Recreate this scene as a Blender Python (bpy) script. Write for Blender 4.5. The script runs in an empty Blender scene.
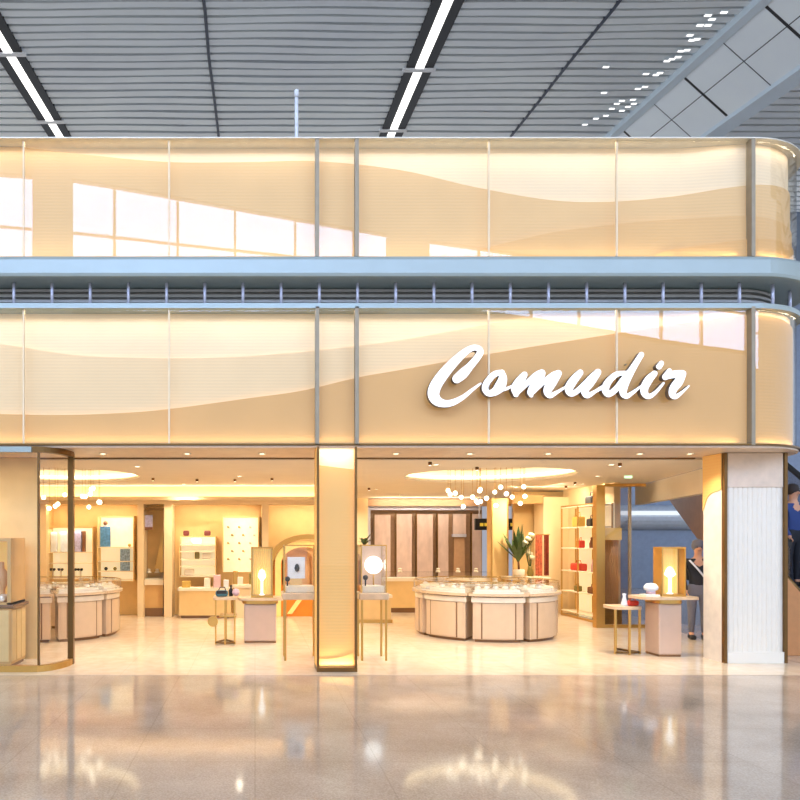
import bpy, bmesh, math, random
from math import pi, sin, cos, radians
from mathutils import Vector, Matrix
random.seed(7)
SC = bpy.context.scene
COL = SC.collection
F = 700.0; CX = 255.0; CY = 540.0; EYE = 1.8; DC = 9.692     # lens in pixels, vanishing point, eye height, camera to facade

def P(x, y, D):                       # photo measurement at depth D from the camera -> world point
    return Vector(((x-CX)*D/F, D-DC, EYE+(CY-y)*D/F))
def PX(x, D): return (x-CX)*D/F
def PZ(y, D): return EYE+(CY-y)*D/F
def DF(y): return F*EYE/(y-CY)        # depth of a floor point
def lin(c):
    c /= 255.0
    return c/12.92 if c <= 0.04045 else ((c+0.055)/1.055)**2.4
def rgb(r, g, b): return (lin(r), lin(g), lin(b), 1.0)

# ------------------------------------------------------------------ materials
def mat(name, col, rough=0.5, metal=0.0, var=0.06, scale=8.0, emit=0.0, ecol=None, spec=0.5, stretch=(1,1,1), bump=0.0):
    m = bpy.data.materials.new(name); m.use_nodes = True
    nt = m.node_tree; b = nt.nodes['Principled BSDF']
    tc = nt.nodes.new('ShaderNodeTexCoord'); mp = nt.nodes.new('ShaderNodeMapping')
    mp.inputs['Scale'].default_value = stretch
    nz = nt.nodes.new('ShaderNodeTexNoise'); nz.inputs['Scale'].default_value = scale; nz.inputs['Detail'].default_value = 3
    nt.links.new(tc.outputs['Object'], mp.inputs['Vector']); nt.links.new(mp.outputs[0], nz.inputs['Vector'])
    rp = nt.nodes.new('ShaderNodeValToRGB')
    rp.color_ramp.elements[0].position = 0.3; rp.color_ramp.elements[1].position = 0.7
    rp.color_ramp.elements[0].color = tuple(max(0, c*(1-var)) for c in col[:3])+(1,)
    rp.color_ramp.elements[1].color = tuple(min(1, c*(1+var)) for c in col[:3])+(1,)
    nt.links.new(nz.outputs['Fac'], rp.inputs['Fac']); nt.links.new(rp.outputs['Color'], b.inputs['Base Color'])
    b.inputs['Roughness'].default_value = rough; b.inputs['Metallic'].default_value = metal
    b.inputs['Specular IOR Level'].default_value = spec
    if emit:
        b.inputs['Emission Color'].default_value = ecol or col
        b.inputs['Emission Strength'].default_value = emit
    if bump:
        bp = nt.nodes.new('ShaderNodeBump'); bp.inputs['Strength'].default_value = bump; bp.inputs['Distance'].default_value = 0.01
        nt.links.new(nz.outputs['Fac'], bp.inputs['Height']); nt.links.new(bp.outputs[0], b.inputs['Normal'])
    return m

def glass(name, tint=(1,1,1,1), ior=1.5, rough=0.0, gain=1.0):
    m = bpy.data.materials.new(name); m.use_nodes = True
    nt = m.node_tree; nt.nodes.clear()
    out = nt.nodes.new('ShaderNodeOutputMaterial'); mix = nt.nodes.new('ShaderNodeMixShader')
    tr = nt.nodes.new('ShaderNodeBsdfTransparent'); tr.inputs[0].default_value = tint
    gl = nt.nodes.new('ShaderNodeBsdfGlossy'); gl.inputs['Roughness'].default_value = rough
    fr = nt.nodes.new('ShaderNodeFresnel'); ge = nt.nodes.new('ShaderNodeNewGeometry')
    im = nt.nodes.new('ShaderNodeMath'); im.operation = 'MULTIPLY_ADD'; im.inputs[1].default_value = 1/ior-ior; im.inputs[2].default_value = ior
    nt.links.new(ge.outputs['Backfacing'], im.inputs[0]); nt.links.new(im.outputs[0], fr.inputs['IOR'])   # thin sheet: same reflectance from both sides
    mu = nt.nodes.new('ShaderNodeMath'); mu.operation = 'MULTIPLY'; mu.inputs[1].default_value = gain; mu.use_clamp = True
    nt.links.new(fr.outputs[0], mu.inputs[0]); nt.links.new(mu.outputs[0], mix.inputs[0])
    nt.links.new(tr.outputs[0], mix.inputs[1]); nt.links.new(gl.outputs[0], mix.inputs[2]); nt.links.new(mix.outputs[0], out.inputs[0])
    return m

def veneer(name, col):                # fine horizontal lamellae with an open vertical weave
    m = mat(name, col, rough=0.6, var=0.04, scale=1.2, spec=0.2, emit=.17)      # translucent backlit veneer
    nt = m.node_tree; b = nt.nodes['Principled BSDF']
    tc = nt.nodes.new('ShaderNodeTexCoord')
    w = nt.nodes.new('ShaderNodeTexWave'); w.bands_direction = 'Z'; w.inputs['Scale'].default_value = 7.0; w.inputs['Distortion'].default_value = 0.3
    nt.links.new(tc.outputs['Object'], w.inputs['Vector'])
    mx = nt.nodes.new('ShaderNodeMix'); mx.data_type = 'RGBA'; mx.blend_type = 'MULTIPLY'; mx.inputs['Factor'].default_value = 0.07
    old = b.inputs['Base Color'].links[0].from_socket
    nt.links.new(old, mx.inputs['A']); nt.links.new(w.outputs['Color'], mx.inputs['B']); nt.links.new(mx.outputs['Result'], b.inputs['Base Color'])
    return m

def floor_mat(name, c1, c2, rough, tile, joint, spec, speck=90.0, mixjoint=0.25):
    m = bpy.data.materials.new(name); m.use_nodes = True
    nt = m.node_tree; b = nt.nodes['Principled BSDF']
    tc = nt.nodes.new('ShaderNodeTexCoord')
    n1 = nt.nodes.new('ShaderNodeTexNoise'); n1.inputs['Scale'].default_value = speck; n1.inputs['Detail'].default_value = 4
    n2 = nt.nodes.new('ShaderNodeTexNoise'); n2.inputs['Scale'].default_value = 1.3; n2.inputs['Detail'].default_value = 5
    nt.links.new(tc.outputs['Object'], n1.inputs['Vector']); nt.links.new(tc.outputs['Object'], n2.inputs['Vector'])
    r = nt.nodes.new('ShaderNodeValToRGB'); r.color_ramp.elements[0].position = .35; r.color_ramp.elements[1].position = .65
    r.color_ramp.elements[0].color = c1; r.color_ramp.elements[1].color = c2
    ad = nt.nodes.new('ShaderNodeMath'); ad.operation = 'MULTIPLY_ADD'; ad.inputs[1].default_value = .5
    nt.links.new(n1.outputs['Fac'], ad.inputs[0])
    h = nt.nodes.new('ShaderNodeMath'); h.operation = 'MULTIPLY'; h.inputs[1].default_value = .5
    nt.links.new(n2.outputs['Fac'], h.inputs[0]); nt.links.new(h.outputs[0], ad.inputs[2]); nt.links.new(ad.outputs[0], r.inputs['Fac'])
    br = nt.nodes.new('ShaderNodeTexBrick'); br.offset = 0.0; br.inputs['Scale'].default_value = 1.0
    br.inputs['Brick Width'].default_value = tile; br.inputs['Row Height'].default_value = tile; br.inputs['Mortar Size'].default_value = 0.006
    br.inputs['Color1'].default_value = (1,1,1,1); br.inputs['Color2'].default_value = (1,1,1,1); br.inputs['Mortar'].default_value = joint
    nt.links.new(tc.outputs['Object'], br.inputs['Vector'])
    mx = nt.nodes.new('ShaderNodeMix'); mx.data_type = 'RGBA'; mx.blend_type = 'MULTIPLY'; mx.inputs['Factor'].default_value = mixjoint
    nt.links.new(r.outputs['Color'], mx.inputs['A']); nt.links.new(br.outputs['Color'], mx.inputs['B']); nt.links.new(mx.outputs['Result'], b.inputs['Base Color'])
    b.inputs['Roughness'].default_value = rough; b.inputs['Specular IOR Level'].default_value = spec
    return m

def emis(name, col, s):
    m = bpy.data.materials.new(name); m.use_nodes = True
    nt = m.node_tree; nt.nodes.clear()
    out = nt.nodes.new('ShaderNodeOutputMaterial'); e = nt.nodes.new('ShaderNodeEmission')
    e.inputs[0].default_value = col; e.inputs[1].default_value = s
    nt.links.new(e.outputs[0], out.inputs[0]); return m

M = {}
M['floor'] = floor_mat('terrazzo', rgb(164,146,127), rgb(208,191,171), 0.085, 1.0, (.6,.58,.55,1), 0.55, 70.0, .35)
M['floor_shop'] = floor_mat('cream_marble', rgb(220,198,170), rgb(234,218,194), 0.10, .9, (.75,.68,.58,1), 0.5, 6.0, .3)
M['slat'] = mat('grey_metal_slat', rgb(238,247,253), .42, .0, .05, .6)
M['slat_gap'] = mat('ceiling_void', rgb(112,122,138), .8, 0, .1, 2)
M['girder'] = mat('blue_grey_cladding', rgb(236,246,255), .4, .0, .03, .8)
M['girder_lip'] = mat('pale_blue_lip', rgb(222,238,250), .4, 0, .03, .8)
M['dark'] = mat('black_channel', rgb(26,28,34), .6)
M['joint'] = mat('dark_joint', rgb(70,78,92), .6)
M['white'] = mat('white_paint', rgb(236,240,244), .45)
M['ven_back'] = veneer('pale_veneer', rgb(246,222,184))
M['ven_mid'] = veneer('warm_veneer', rgb(234,194,138))
M['ven_light'] = veneer('light_veneer', rgb(242,212,166))
M['ven_deep'] = veneer('amber_veneer', rgb(229,184,124))
M['ven_front'] = veneer('honey_veneer', rgb(226,176,112))
M['ven_pillar'] = veneer('golden_veneer', rgb(242,190,112))
M['glass'] = glass('facade_glass', (.985,.985,.98,1), 1.5, 0.0, .75)
M['glass_thin'] = glass('case_glass', (.985,.985,.98,1), 1.45)
M['glass_clear'] = glass('window_glass', (.99,.99,.985,1), 1.4, gain=.8)
M['glass_grey'] = glass('smoked_glass', (.82,.80,.80,1), 1.5)
M['silicone'] = mat('pale_joint', rgb(244,222,184), .5)
M['mullion'] = mat('steel_mullion', rgb(158,146,124), .5, .25)
M['bronze'] = mat('dark_bronze', rgb(120,90,52), .35, .8)
M['gold'] = mat('brushed_gold', rgb(206,164,92), .3, .85, .05, 30, stretch=(1,1,8))
M['ledge'] = mat('satin_aluminium', rgb(164,178,176), .38, .2, .03, 2)
M['louvre'] = mat('grey_louvre', rgb(176,176,174), .5, 0)
M['soffit'] = mat('blush_soffit', rgb(232,210,186), .4)
M['trim_cream'] = mat('cream_metal', rgb(226,222,206), .4, .2)
M['ceil'] = mat('cream_plaster', rgb(247,235,215), .7, 0, .02, 2)
M['wall'] = mat('cream_wall', rgb(240,214,168), .6, 0, .03, 3)
M['tan'] = mat('tan_wall', rgb(232,196,132), .55, 0, .05, 4)
M['tan_deep'] = mat('deep_tan', rgb(214,170,106), .55, 0, .05, 4)
M['counter'] = mat('beige_lacquer', rgb(214,186,152), .35, 0, .03, 6)
M['counter_rim'] = mat('cream_rim', rgb(250,234,204), .35, 0, .03, 6)
M['pink'] = mat('blush_lacquer', rgb(206,176,152), .3, 0, .03, 6)
M['stone'] = mat('beige_stone', rgb(214,186,150), .3, 0, .08, 14)
M['cream'] = mat('cream_lining', rgb(250,240,220), .5)
M['lit_cream'] = mat('backlit_cream', rgb(255,240,205), .5, emit=.5, ecol=rgb(255,236,190))
M['lit_gold'] = mat('backlit_gold', rgb(250,214,130), .4, emit=.35, ecol=rgb(255,214,128))
M['toe'] = mat('brown_plinth', rgb(130,92,56), .4)
M['orange'] = mat('orange_lacquer', rgb(232,140,34), .45, 0, .05)
M['peach'] = mat('peach_panel', rgb(226,178,122), .5)
M['mauve'] = mat('mauve_metal_panel', rgb(204,182,172), .4, 0, .12, 5, stretch=(1,1,.5))
M['brown_gap'] = mat('brown_timber', rgb(186,150,116), .5)
M['lav'] = mat('lavender_steel', rgb(196,198,214), .4, .2)
M['rib'] = mat('white_fluted_panel', rgb(244,236,219), .45, 0, .01)
M['colside'] = mat('ivory_panel', rgb(240,230,214), .4)
M['sign_white'] = mat('white_letter_face', rgb(255,255,255), .5, emit=.55, ecol=(1,1,1,1), var=.0)
M['sign_side'] = mat('grey_letter_side', rgb(118,102,84), .5)
M['globe'] = emis('warm_globe', (1,.86,.62,1), 7.0)
M['led'] = emis('warm_led', (1,.80,.48,1), 6.5)
M['led_wave'] = emis('warm_led_edge', (1,.83,.58,1), 3.0)
M['led_cool'] = emis('white_led', (1,.98,.95,1), 2.5)
M['glint'] = emis('slat_glint', (1,1,1,1), 1.6)
M['exit'] = emis('green_sign', (.62,1,.55,1), 1.6)
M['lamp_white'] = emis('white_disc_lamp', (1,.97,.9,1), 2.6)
M['sky_pane'] = emis('daylight', (.46,.62,1.0,1), 14.0)
M['pinkbar'] = mat('pale_pink_mullion', rgb(214,186,180), .5)
M['hallblue'] = mat('blue_grey_wall', rgb(140,154,176), .4, .1)
M['hallpale'] = mat('pale_grey_fascia', rgb(206,214,222), .3, .1)
M['brownpanel'] = mat('brown_cladding', rgb(168,126,92), .45)
M['orangetan'] = mat('orange_tan_cladding', rgb(200,140,88), .45)
M['black'] = mat('black_item', rgb(30,28,28), .5)
M['skin'] = mat('skin', rgb(214,160,128), .6)
M['hair'] = mat('dark_hair', rgb(46,36,32), .7)
M['blueshirt'] = mat('blue_cloth', rgb(46,70,128), .8)
M['blackcloth'] = mat('black_cloth', rgb(34,38,46), .8)
M['greycloth'] = mat('grey_cloth', rgb(112,112,122), .8)
M['whitecloth'] = mat('white_cloth', rgb(225,228,235), .7)
M['leaf'] = mat('dark_leaf', rgb(62,84,36), .5, 0, .3, 12)
M['blossom'] = mat('cream_blossom', rgb(246,236,200), .6)
M['red'] = mat('red_leather', rgb(206,62,44), .45)
M['redcloth'] = mat('red_silk', rgb(206,116,84), .5, 0, .35, 14)
M['maroon'] = mat('maroon_silk', rgb(140,60,44), .5, 0, .35, 14)
M['teal'] = mat('teal_leather', rgb(46,102,120), .4)
M['blue'] = mat('blue_print', rgb(84,140,190), .5, 0, .35, 18)
M['bluegrey'] = mat('pale_blue_print', rgb(150,178,204), .5, 0, .45, 22)
M['violet'] = mat('violet_print', rgb(172,166,196), .5, 0, .3, 20)
M['plum'] = mat('plum_item', rgb(110,52,52), .4)
M['olive'] = mat('olive_item', rgb(140,124,62), .4)
M['goldbag'] = mat('gold_leather', rgb(216,176,84), .4)
M['brownbag'] = mat('brown_leather', rgb(118,74,44), .5)
M['pinkitem'] = mat('pink_item', rgb(224,188,190), .5)
M['yellow'] = mat('yellow_sign', rgb(230,200,70), .5, emit=.35)
M['signblack'] = mat('black_sign', rgb(30,30,34), .5)

# ------------------------------------------------------------------ mesh building
class MB:
    def __init__(s): s.bm = bmesh.new()
    def _v(s, pts): return [s.bm.verts.new(p) for p in pts]
    def box(s, x0, x1, y0, y1, z0, z1, bev=0.0):
        if x0 > x1: x0, x1 = x1, x0
        if y0 > y1: y0, y1 = y1, y0
        if z0 > z1: z0, z1 = z1, z0
        v = s._v([(x0,y0,z0),(x1,y0,z0),(x1,y1,z0),(x0,y1,z0),(x0,y0,z1),(x1,y0,z1),(x1,y1,z1),(x0,y1,z1)])
        fs = [s.bm.faces.new([v[i] for i in q]) for q in ((3,2,1,0),(4,5,6,7),(0,1,5,4),(1,2,6,5),(2,3,7,6),(3,0,4,7))]
        if bev:
            es = list({e for f in fs for e in f.edges})
            bmesh.ops.bevel(s.bm, geom=es, offset=bev, segments=2, affect='EDGES', profile=.5)
        return s
    def pbox(s, x0, x1, y0, y1, D, dep, bev=0.0):        # front face measured at depth D, extends dep behind it
        return s.box(PX(x0,D), PX(x1,D), D-DC, D-DC+dep, PZ(y1,D), PZ(y0,D), bev)
    def prism(s, pts, a, b, plane='XY', mi=None):          # closed polygon extruded between a and b
        def q(p, h):
            return (p[0],p[1],h) if plane == 'XY' else ((p[0],h,p[1]) if plane == 'XZ' else (h,p[0],p[1]))
        A = s._v([q(p,a) for p in pts]); B = s._v([q(p,b) for p in pts]); n = len(pts)
        fs = [s.bm.faces.new(A), s.bm.faces.new(B)]
        for i in range(n): fs.append(s.bm.faces.new((A[i],A[(i+1)%n],B[(i+1)%n],B[i])))
        return s
    def lathe(s, prof, c=(0,0,0), n=20):                    # (r,z) profile
        rings = []
        for r, z in prof:
            if r < 1e-5: rings.append([s.bm.verts.new((c[0],c[1],c[2]+z))])
            else: rings.append(s._v([(c[0]+r*cos(2*pi*i/n), c[1]+r*sin(2*pi*i/n), c[2]+z) for i in range(n)]))
        for a, b in zip(rings, rings[1:]):
            for i in range(n):
                j = (i+1) % n
                if len(a) == 1 and len(b) > 1: f = s.bm.faces.new((a[0],b[j],b[i]))
                elif len(b) == 1 and len(a) > 1: f = s.bm.faces.new((a[i],a[j],b[0]))
                elif len(a) > 1: f = s.bm.faces.new((a[i],a[j],b[j],b[i]))
                else: continue
                f.smooth = True
        return s
    def cyl(s, c, r, h, n=20): return s.lathe([(0,0),(r,0),(r,h),(0,h)], c, n)
    def ball(s, c, r, n=14, sz=1.0):
        return s.lathe([(r*sin(pi*i/8), -r*sz*cos(pi*i/8)) for i in range(9)], c, n)
    def tube(s, pts, r, n=8):
        pts = [Vector(p) for p in pts]; rs = r if isinstance(r, (list,tuple)) else [r]*len(pts); rings = []
        for i, p in enumerate(pts):
            t = (pts[min(i+1,len(pts)-1)]-pts[max(i-1,0)]).normalized()
            u = t.cross(Vector((0,0,1)) if abs(t.z) < .9 else Vector((1,0,0))).normalized(); w = t.cross(u)
            rings.append(s._v([p+u*rs[i]*cos(2*pi*k/n)+w*rs[i]*sin(2*pi*k/n) for k in range(n)]))
        for a, b in zip(rings, rings[1:]):
            for k in range(n):
                f = s.bm.faces.new((a[k],a[(k+1)%n],b[(k+1)%n],b[k])); f.smooth = True
        s.bm.faces.new(rings[0]); s.bm.faces.new(rings[-1]); return s
    def slab(s, rows):                                      # rows of 4 points each (cross-sections), closed
        R = [s._v(r) for r in rows]; k = len(rows[0])
        for a, b in zip(R, R[1:]):
            for i in range(k): s.bm.faces.new((a[i],a[(i+1)%k],b[(i+1)%k],b[i]))
        s.bm.faces.new(R[0]); s.bm.faces.new(R[-1]); return s
    def sector(s, r0, r1, a0, a1, z0, z1, c=(0,0), n=10):
        rows = []
        for i in range(n+1):
            a = a0+(a1-a0)*i/n; x, y = sin(a), -cos(a)
            rows.append([(c[0]+r0*x,c[1]+r0*y,z0),(c[0]+r1*x,c[1]+r1*y,z0),(c[0]+r1*x,c[1]+r1*y,z1),(c[0]+r0*x,c[1]+r0*y,z1)])
        return s.slab(rows)

def link(name, mb, m, off=Vector((0,0,0))):
    bm = mb.bm
    bmesh.ops.recalc_face_normals(bm, faces=bm.faces)
    for v in bm.verts: v.co -= off
    me = bpy.data.meshes.new(name); bm.to_mesh(me); bm.free()
    o = bpy.data.objects.new(name, me); COL.objects.link(o)
    for k in (m if isinstance(m, list) else [m]): me.materials.append(M[k] if isinstance(k, str) else k)
    return o
def meta(o, label=None, cat=None, group=None, kind=None):
    if label: o['label'] = label
    if cat: o['category'] = cat
    if group: o['group'] = group
    if kind: o['kind'] = kind
    return o
def T(name, label, cat, loc, group=None, kind=None):
    o = bpy.data.objects.new(name, None); COL.objects.link(o); o.location = loc; o.empty_display_size = .1
    return meta(o, label, cat, group, kind)
def rootloc(p):
    while p.parent: p = p.parent
    return Vector(p.location)
def part(name, mb, m, parent, label=None):
    o = link(name, mb, m, rootloc(parent)); o.parent = parent
    if label: o['label'] = label
    return o
def solo(name, label, cat, mb, m, group=None, kind=None):
    bm = mb.bm; xs = [v.co for v in bm.verts]
    c = Vector(((min(v.x for v in xs)+max(v.x for v in xs))/2, (min(v.y for v in xs)+max(v.y for v in xs))/2, min(v.z for v in xs)))
    o = link(name, mb, m, c); o.location = c
    return meta(o, label, cat, group, kind)
def struct(name, mb, m, parent=None):
    if parent: o = part(name, mb, m, parent)
    else: o = link(name, mb, m)
    o['kind'] = 'structure'; return o
def dup(root, loc, label=None, rz=None):
    r = root.copy(); COL.objects.link(r); r.location = loc
    if rz is not None: r.rotation_euler = (0,0,rz)
    if label: r['label'] = label
    for ch in list(root.children):
        c = ch.copy(); COL.objects.link(c); c.parent = r
        for g in list(ch.children):
            d = g.copy(); COL.objects.link(d); d.parent = c
    return r
def curve_fill(name, splines, depth, m):                    # flat filled outline with holes, extruded; in XY
    cu = bpy.data.curves.new(name, 'CURVE'); cu.dimensions = '2D'; cu.fill_mode = 'BOTH'; cu.extrude = depth/2
    for pts in splines:
        sp = cu.splines.new('POLY'); sp.points.add(len(pts)-1); sp.use_cyclic_u = True
        for q, p in zip(sp.points, pts): q.co = (p[0],p[1],0,1)
    tmp = bpy.data.objects.new(name+'_outline', cu); COL.objects.link(tmp)
    dg = bpy.context.evaluated_depsgraph_get()
    me = bpy.data.meshes.new_from_object(tmp.evaluated_get(dg))
    COL.objects.unlink(tmp); bpy.data.objects.remove(tmp)
    o = bpy.data.objects.new(name, me); COL.objects.link(o)
    me.materials.clear(); me.materials.append(M[m]); return o
def area(name, loc, sx, sy, power, col, rot=(0,0,0), shape='RECTANGLE', parent=None, spread=None):
    l = bpy.data.lights.new(name, 'AREA'); l.shape = shape; l.size = sx
    if shape in ('RECTANGLE','ELLIPSE'): l.size_y = sy
    l.energy = power; l.color = col
    if spread: l.spread = radians(spread)
    o = bpy.data.objects.new(name, l); COL.objects.link(o); o.rotation_euler = rot
    o.location = loc
    if parent: o.location = Vector(loc)-rootloc(parent); o.parent = parent
    return o
def interp(pts):                                            # smooth curve through points, constant beyond
    xs = [p[0] for p in pts]; ys = [p[1] for p in pts]; n = len(xs)
    def f(x):
        if x <= xs[0]: return ys[0]
        if x >= xs[-1]: return ys[-1]
        i = max(k for k in range(n-1) if xs[k] <= x)
        t = (x-xs[i])/(xs[i+1]-xs[i])
        def sl(k):
            if 0 < k < n-1: return (ys[k+1]-ys[k-1])/(xs[k+1]-xs[k-1])
            return (ys[1]-ys[0])/(xs[1]-xs[0]) if k == 0 else (ys[-1]-ys[-2])/(xs[-1]-xs[-2])
        h = xs[i+1]-xs[i]; a, b = sl(i)*h, sl(i+1)*h
        return (2*t**3-3*t*t+1)*ys[i]+(t**3-2*t*t+t)*a+(-2*t**3+3*t*t)*ys[i+1]+(t**3-t*t)*b
    return f
WARM = (1,.83,.60)

# ------------------------------------------------------------------ camera, world
cam = bpy.data.cameras.new('camera'); co = bpy.data.objects.new('camera', cam); COL.objects.link(co)
co.location = (0,-DC,EYE); co.rotation_euler = (pi/2,0,0)
cam.sensor_width = 36; cam.lens = F/800*36; cam.shift_x = (400-CX)/800; cam.shift_y = (CY-400)/800; cam.clip_end = 400
SC.camera = co
w = bpy.data.worlds.new('hall_daylight'); SC.world = w; w.use_nodes = True
w.node_tree.nodes['Background'].inputs[0].default_value = (.80,.88,1.0,1)
w.node_tree.nodes['Background'].inputs[1].default_value = 1.3
SC.view_settings.view_transform = 'Standard'; SC.view_settings.look = 'None'; SC.view_settings.gamma = 1; SC.view_settings.exposure = 0
SC.view_settings.use_curve_mapping = False
try:
    SC.cycles.use_denoising = True; SC.cycles.max_bounces = 10; SC.cycles.transparent_max_bounces = 24
    SC.cycles.sample_clamp_indirect = 4; SC.cycles.caustics_reflective = False; SC.cycles.caustics_refractive = False
except Exception: pass

# ------------------------------------------------------------------ floors
struct('floor', MB().box(-40,45,-40,45,-.12,-.004), 'floor')
struct('floor_shop', MB().prism([(-9,-.36),(7.95,-.36),(7.95,2.4),(9.0,7.0),(9.0,16),(-9,16)], -.003, 0.0), 'floor_shop')

# ------------------------------------------------------------------ hall ceiling (rises slowly away from the camera)
SL = 0.1195; H0 = 10.0
def CZ(D): return EYE+H0+SL*D
ceil = T('ceiling', None, None, (0,0,0), kind='structure')
PITCH = .22; mb = MB(); tilt = math.atan(SL)
for k in range(84):
    D = 6.0 if k == 0 else D+PITCH
    PITCH = max(.22, min(.5, .26+(D-15)*.028))
    ph = random.uniform(0,6); amp = .030
    rows = []
    for i in range(57):
        x = -14+i*0.78
        wv = amp*sin(x*.55+ph*.25+k*.22)+amp*.6*sin(x*1.4+k*.5)
        d0, d1 = D+wv, D+wv+PITCH*.62
        rows.append([(x,d0-DC,CZ(d0)),(x,d1-DC,CZ(d1)-.015),(x,d1-DC,CZ(d1)+.05),(x,d0-DC,CZ(d0)+.10)])
    mb.slab(rows)
struct('ceiling_slat', mb, 'slat', ceil)
mb = MB(); mb.slab([[(x,4-DC,CZ(4)+.16),(x,34-DC,CZ(34)+.16),(x,34-DC,CZ(34)+.4),(x,4-DC,CZ(4)+.4)] for x in (-22,32)])
struct('ceiling_backing', mb, 'slat_gap', ceil)
def along(mb, X, hw, z0, z1, D0=8, D1=33, bend=0.0):
    rows = []
    for i in range(14):
        D = D0+(D1-D0)*i/13; x = X+bend*sin(D*1.3)
        rows.append([(x-hw,D-DC,CZ(D)+z0),(x+hw,D-DC,CZ(D)+z0),(x+hw,D-DC,CZ(D)+z1),(x-hw,D-DC,CZ(D)+z1)])
    return mb.slab(rows)
mb = MB(); along(mb, -1.14, .035, -.035, .06, bend=.02); along(mb, 7.98, .035, -.03, .06, bend=.02)
struct('ceiling_joint', mb, 'joint', ceil)
# cladding girder running away on the far side
g = T('trim_1', None, None, (0,0,0), kind='structure')
XG0, ZG0, XG1, ZG1 = 11.15, -.10, 12.32, -1.15      # inclined cladding between the two edges
def gpt(D, f, off=0.0): return Vector((XG0+(XG1-XG0)*f-off*.68, D-DC, CZ(D)+ZG0+(ZG1-ZG0)*f-off*.73))
def gstrip(mb, f0, f1, D0, D1, off, th, n=10):
    rows = []
    for i in range(n+1):
        D = D0+(D1-D0)*i/n
        rows.append([gpt(D,f0,off),gpt(D,f1,off),gpt(D,f1,off-th),gpt(D,f0,off-th)])
    return mb.slab(rows)
struct('trim_panel', gstrip(MB(), 0, 1, 7, 33, 0, .12), 'girder', g)
struct('trim_lip', along(along(MB(), XG1+.24, .25, ZG1-.10, ZG1+.06), XG0-.12, .12, -.17, .10), 'girder_lip', g)
mb = MB()
for D in (10.3,12.7,15.3,18.2,21.2,24.2): gstrip(mb, .04, .98, D, D+.07, .006, .02, 1)
struct('trim_joint', mb, 'dark', g)
mb = MB(); gstrip(mb, .44, .455, 7, 33, .004, .012)
for D in (9.4,11.5,13.9,16.7,19.6,22.6): gstrip(mb, .02, 1, D, D+.025, .004, .012, 1)
struct('trim_seam', mb, 'joint', g)
# linear lights
def lin_light(X, label, BR):
    t = T('linear_light', label, 'ceiling light', (X,5,CZ(14)), 'linear ceiling lights')
    for sx in (-1,1):
        part('side_channel', along(MB(), X+sx*.235, .115, -.05, .06), 'dark', t, 'dark open channel beside the tube')
    part('diffuser', along(MB(), X, .10, -.07, .05), 'led_cool', t)
    for D in BR:
        b = MB().box(X-.42,X+.42,D-DC-.07,D-DC+.07,CZ(D)-.09,CZ(D)+.02,.02)
        part('bracket', b, 'white', t)
    return t
lin_light(-6.08, 'white linear ceiling light between dark channels, beside the wavy slats above the curved window', (10.4,13.8,17.3,20.8))
lin_light(4.22, 'white linear ceiling light between dark channels, above the white script sign', (11.3,14.6,18.0,21.35))
# glowing slivers painted as sun glints on the slats next to the girder
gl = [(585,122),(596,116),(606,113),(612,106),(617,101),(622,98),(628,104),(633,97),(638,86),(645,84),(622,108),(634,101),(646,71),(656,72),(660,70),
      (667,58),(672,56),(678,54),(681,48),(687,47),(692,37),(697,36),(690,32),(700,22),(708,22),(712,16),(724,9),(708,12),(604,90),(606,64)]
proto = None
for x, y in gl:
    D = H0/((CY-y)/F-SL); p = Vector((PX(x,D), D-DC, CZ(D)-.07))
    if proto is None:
        proto = T('ceiling_spot', 'tiny sun glint painted as a glowing sliver on slats beside the pale blue girder', 'painted glint', p, 'painted glints among the ceiling slats')
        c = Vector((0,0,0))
        part('lens', MB().box(p.x-.075,p.x+.075,p.y-.03,p.y+.03,p.z-.02,p.z,.008), 'glint', proto)  # glowing sliver shaped as a glint on the slats
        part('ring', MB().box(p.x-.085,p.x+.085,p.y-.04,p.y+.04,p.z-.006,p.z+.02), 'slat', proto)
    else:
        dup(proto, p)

# ------------------------------------------------------------------ facade
S0, R = 6.88, 1.27
def fp(s, o):
    if s <= S0: return (s, o)
    th = (s-S0)/R
    if th <= pi/2: return (S0+(R-o)*sin(th), R-(R-o)*cos(th))
    return (S0+R-o, R+(s-S0-R*pi/2))
def ssamp(a, b, step=.25):
    out = [a]; s = a
    while s < b-1e-6:
        s = min(b, s+(step if s < S0-.01 else .1)); out.append(s)
    return out
def ease(s):
    t = max(0.0, min(1.0, (s-5.9)/.95)); t = t*t*(3-2*t); return 1-.5*t
def strip(mb, a, b, z0, z1, o0, o1, step=.25, inset=False):
    f0 = z0 if callable(z0) else (lambda s: z0); f1 = z1 if callable(z1) else (lambda s: z1)
    rows = []
    for s in ssamp(a, b, step):
        k = ease(s) if inset else 1.0
        (xa,ya), (xb,yb) = fp(s,o0*k), fp(s,o0*k+(o1-o0) if inset else o1)
        rows.append([(xa,ya,f0(s)),(xb,yb,f0(s)),(xb,yb,f1(s)),(xa,ya,f1(s))])
    return mb.slab(rows)
SA, SB = -7.5, S0+R*pi/2+1.6
ZU0, ZU1 = PZ(256,9.692), PZ(140.5,9.692)
ZL0, ZL1 = PZ(444,9.692), PZ(307.5,9.692)
def wave(pts, D):
    f = interp([(PX(x,D), PZ(y,D)) for x, y in pts]); return f
mull = [317, 356.5, 751]; seams = [-120, 23.5, 169, 489, 617]
cuts = sorted([PX(x,9.692) for x in mull+seams])
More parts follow.
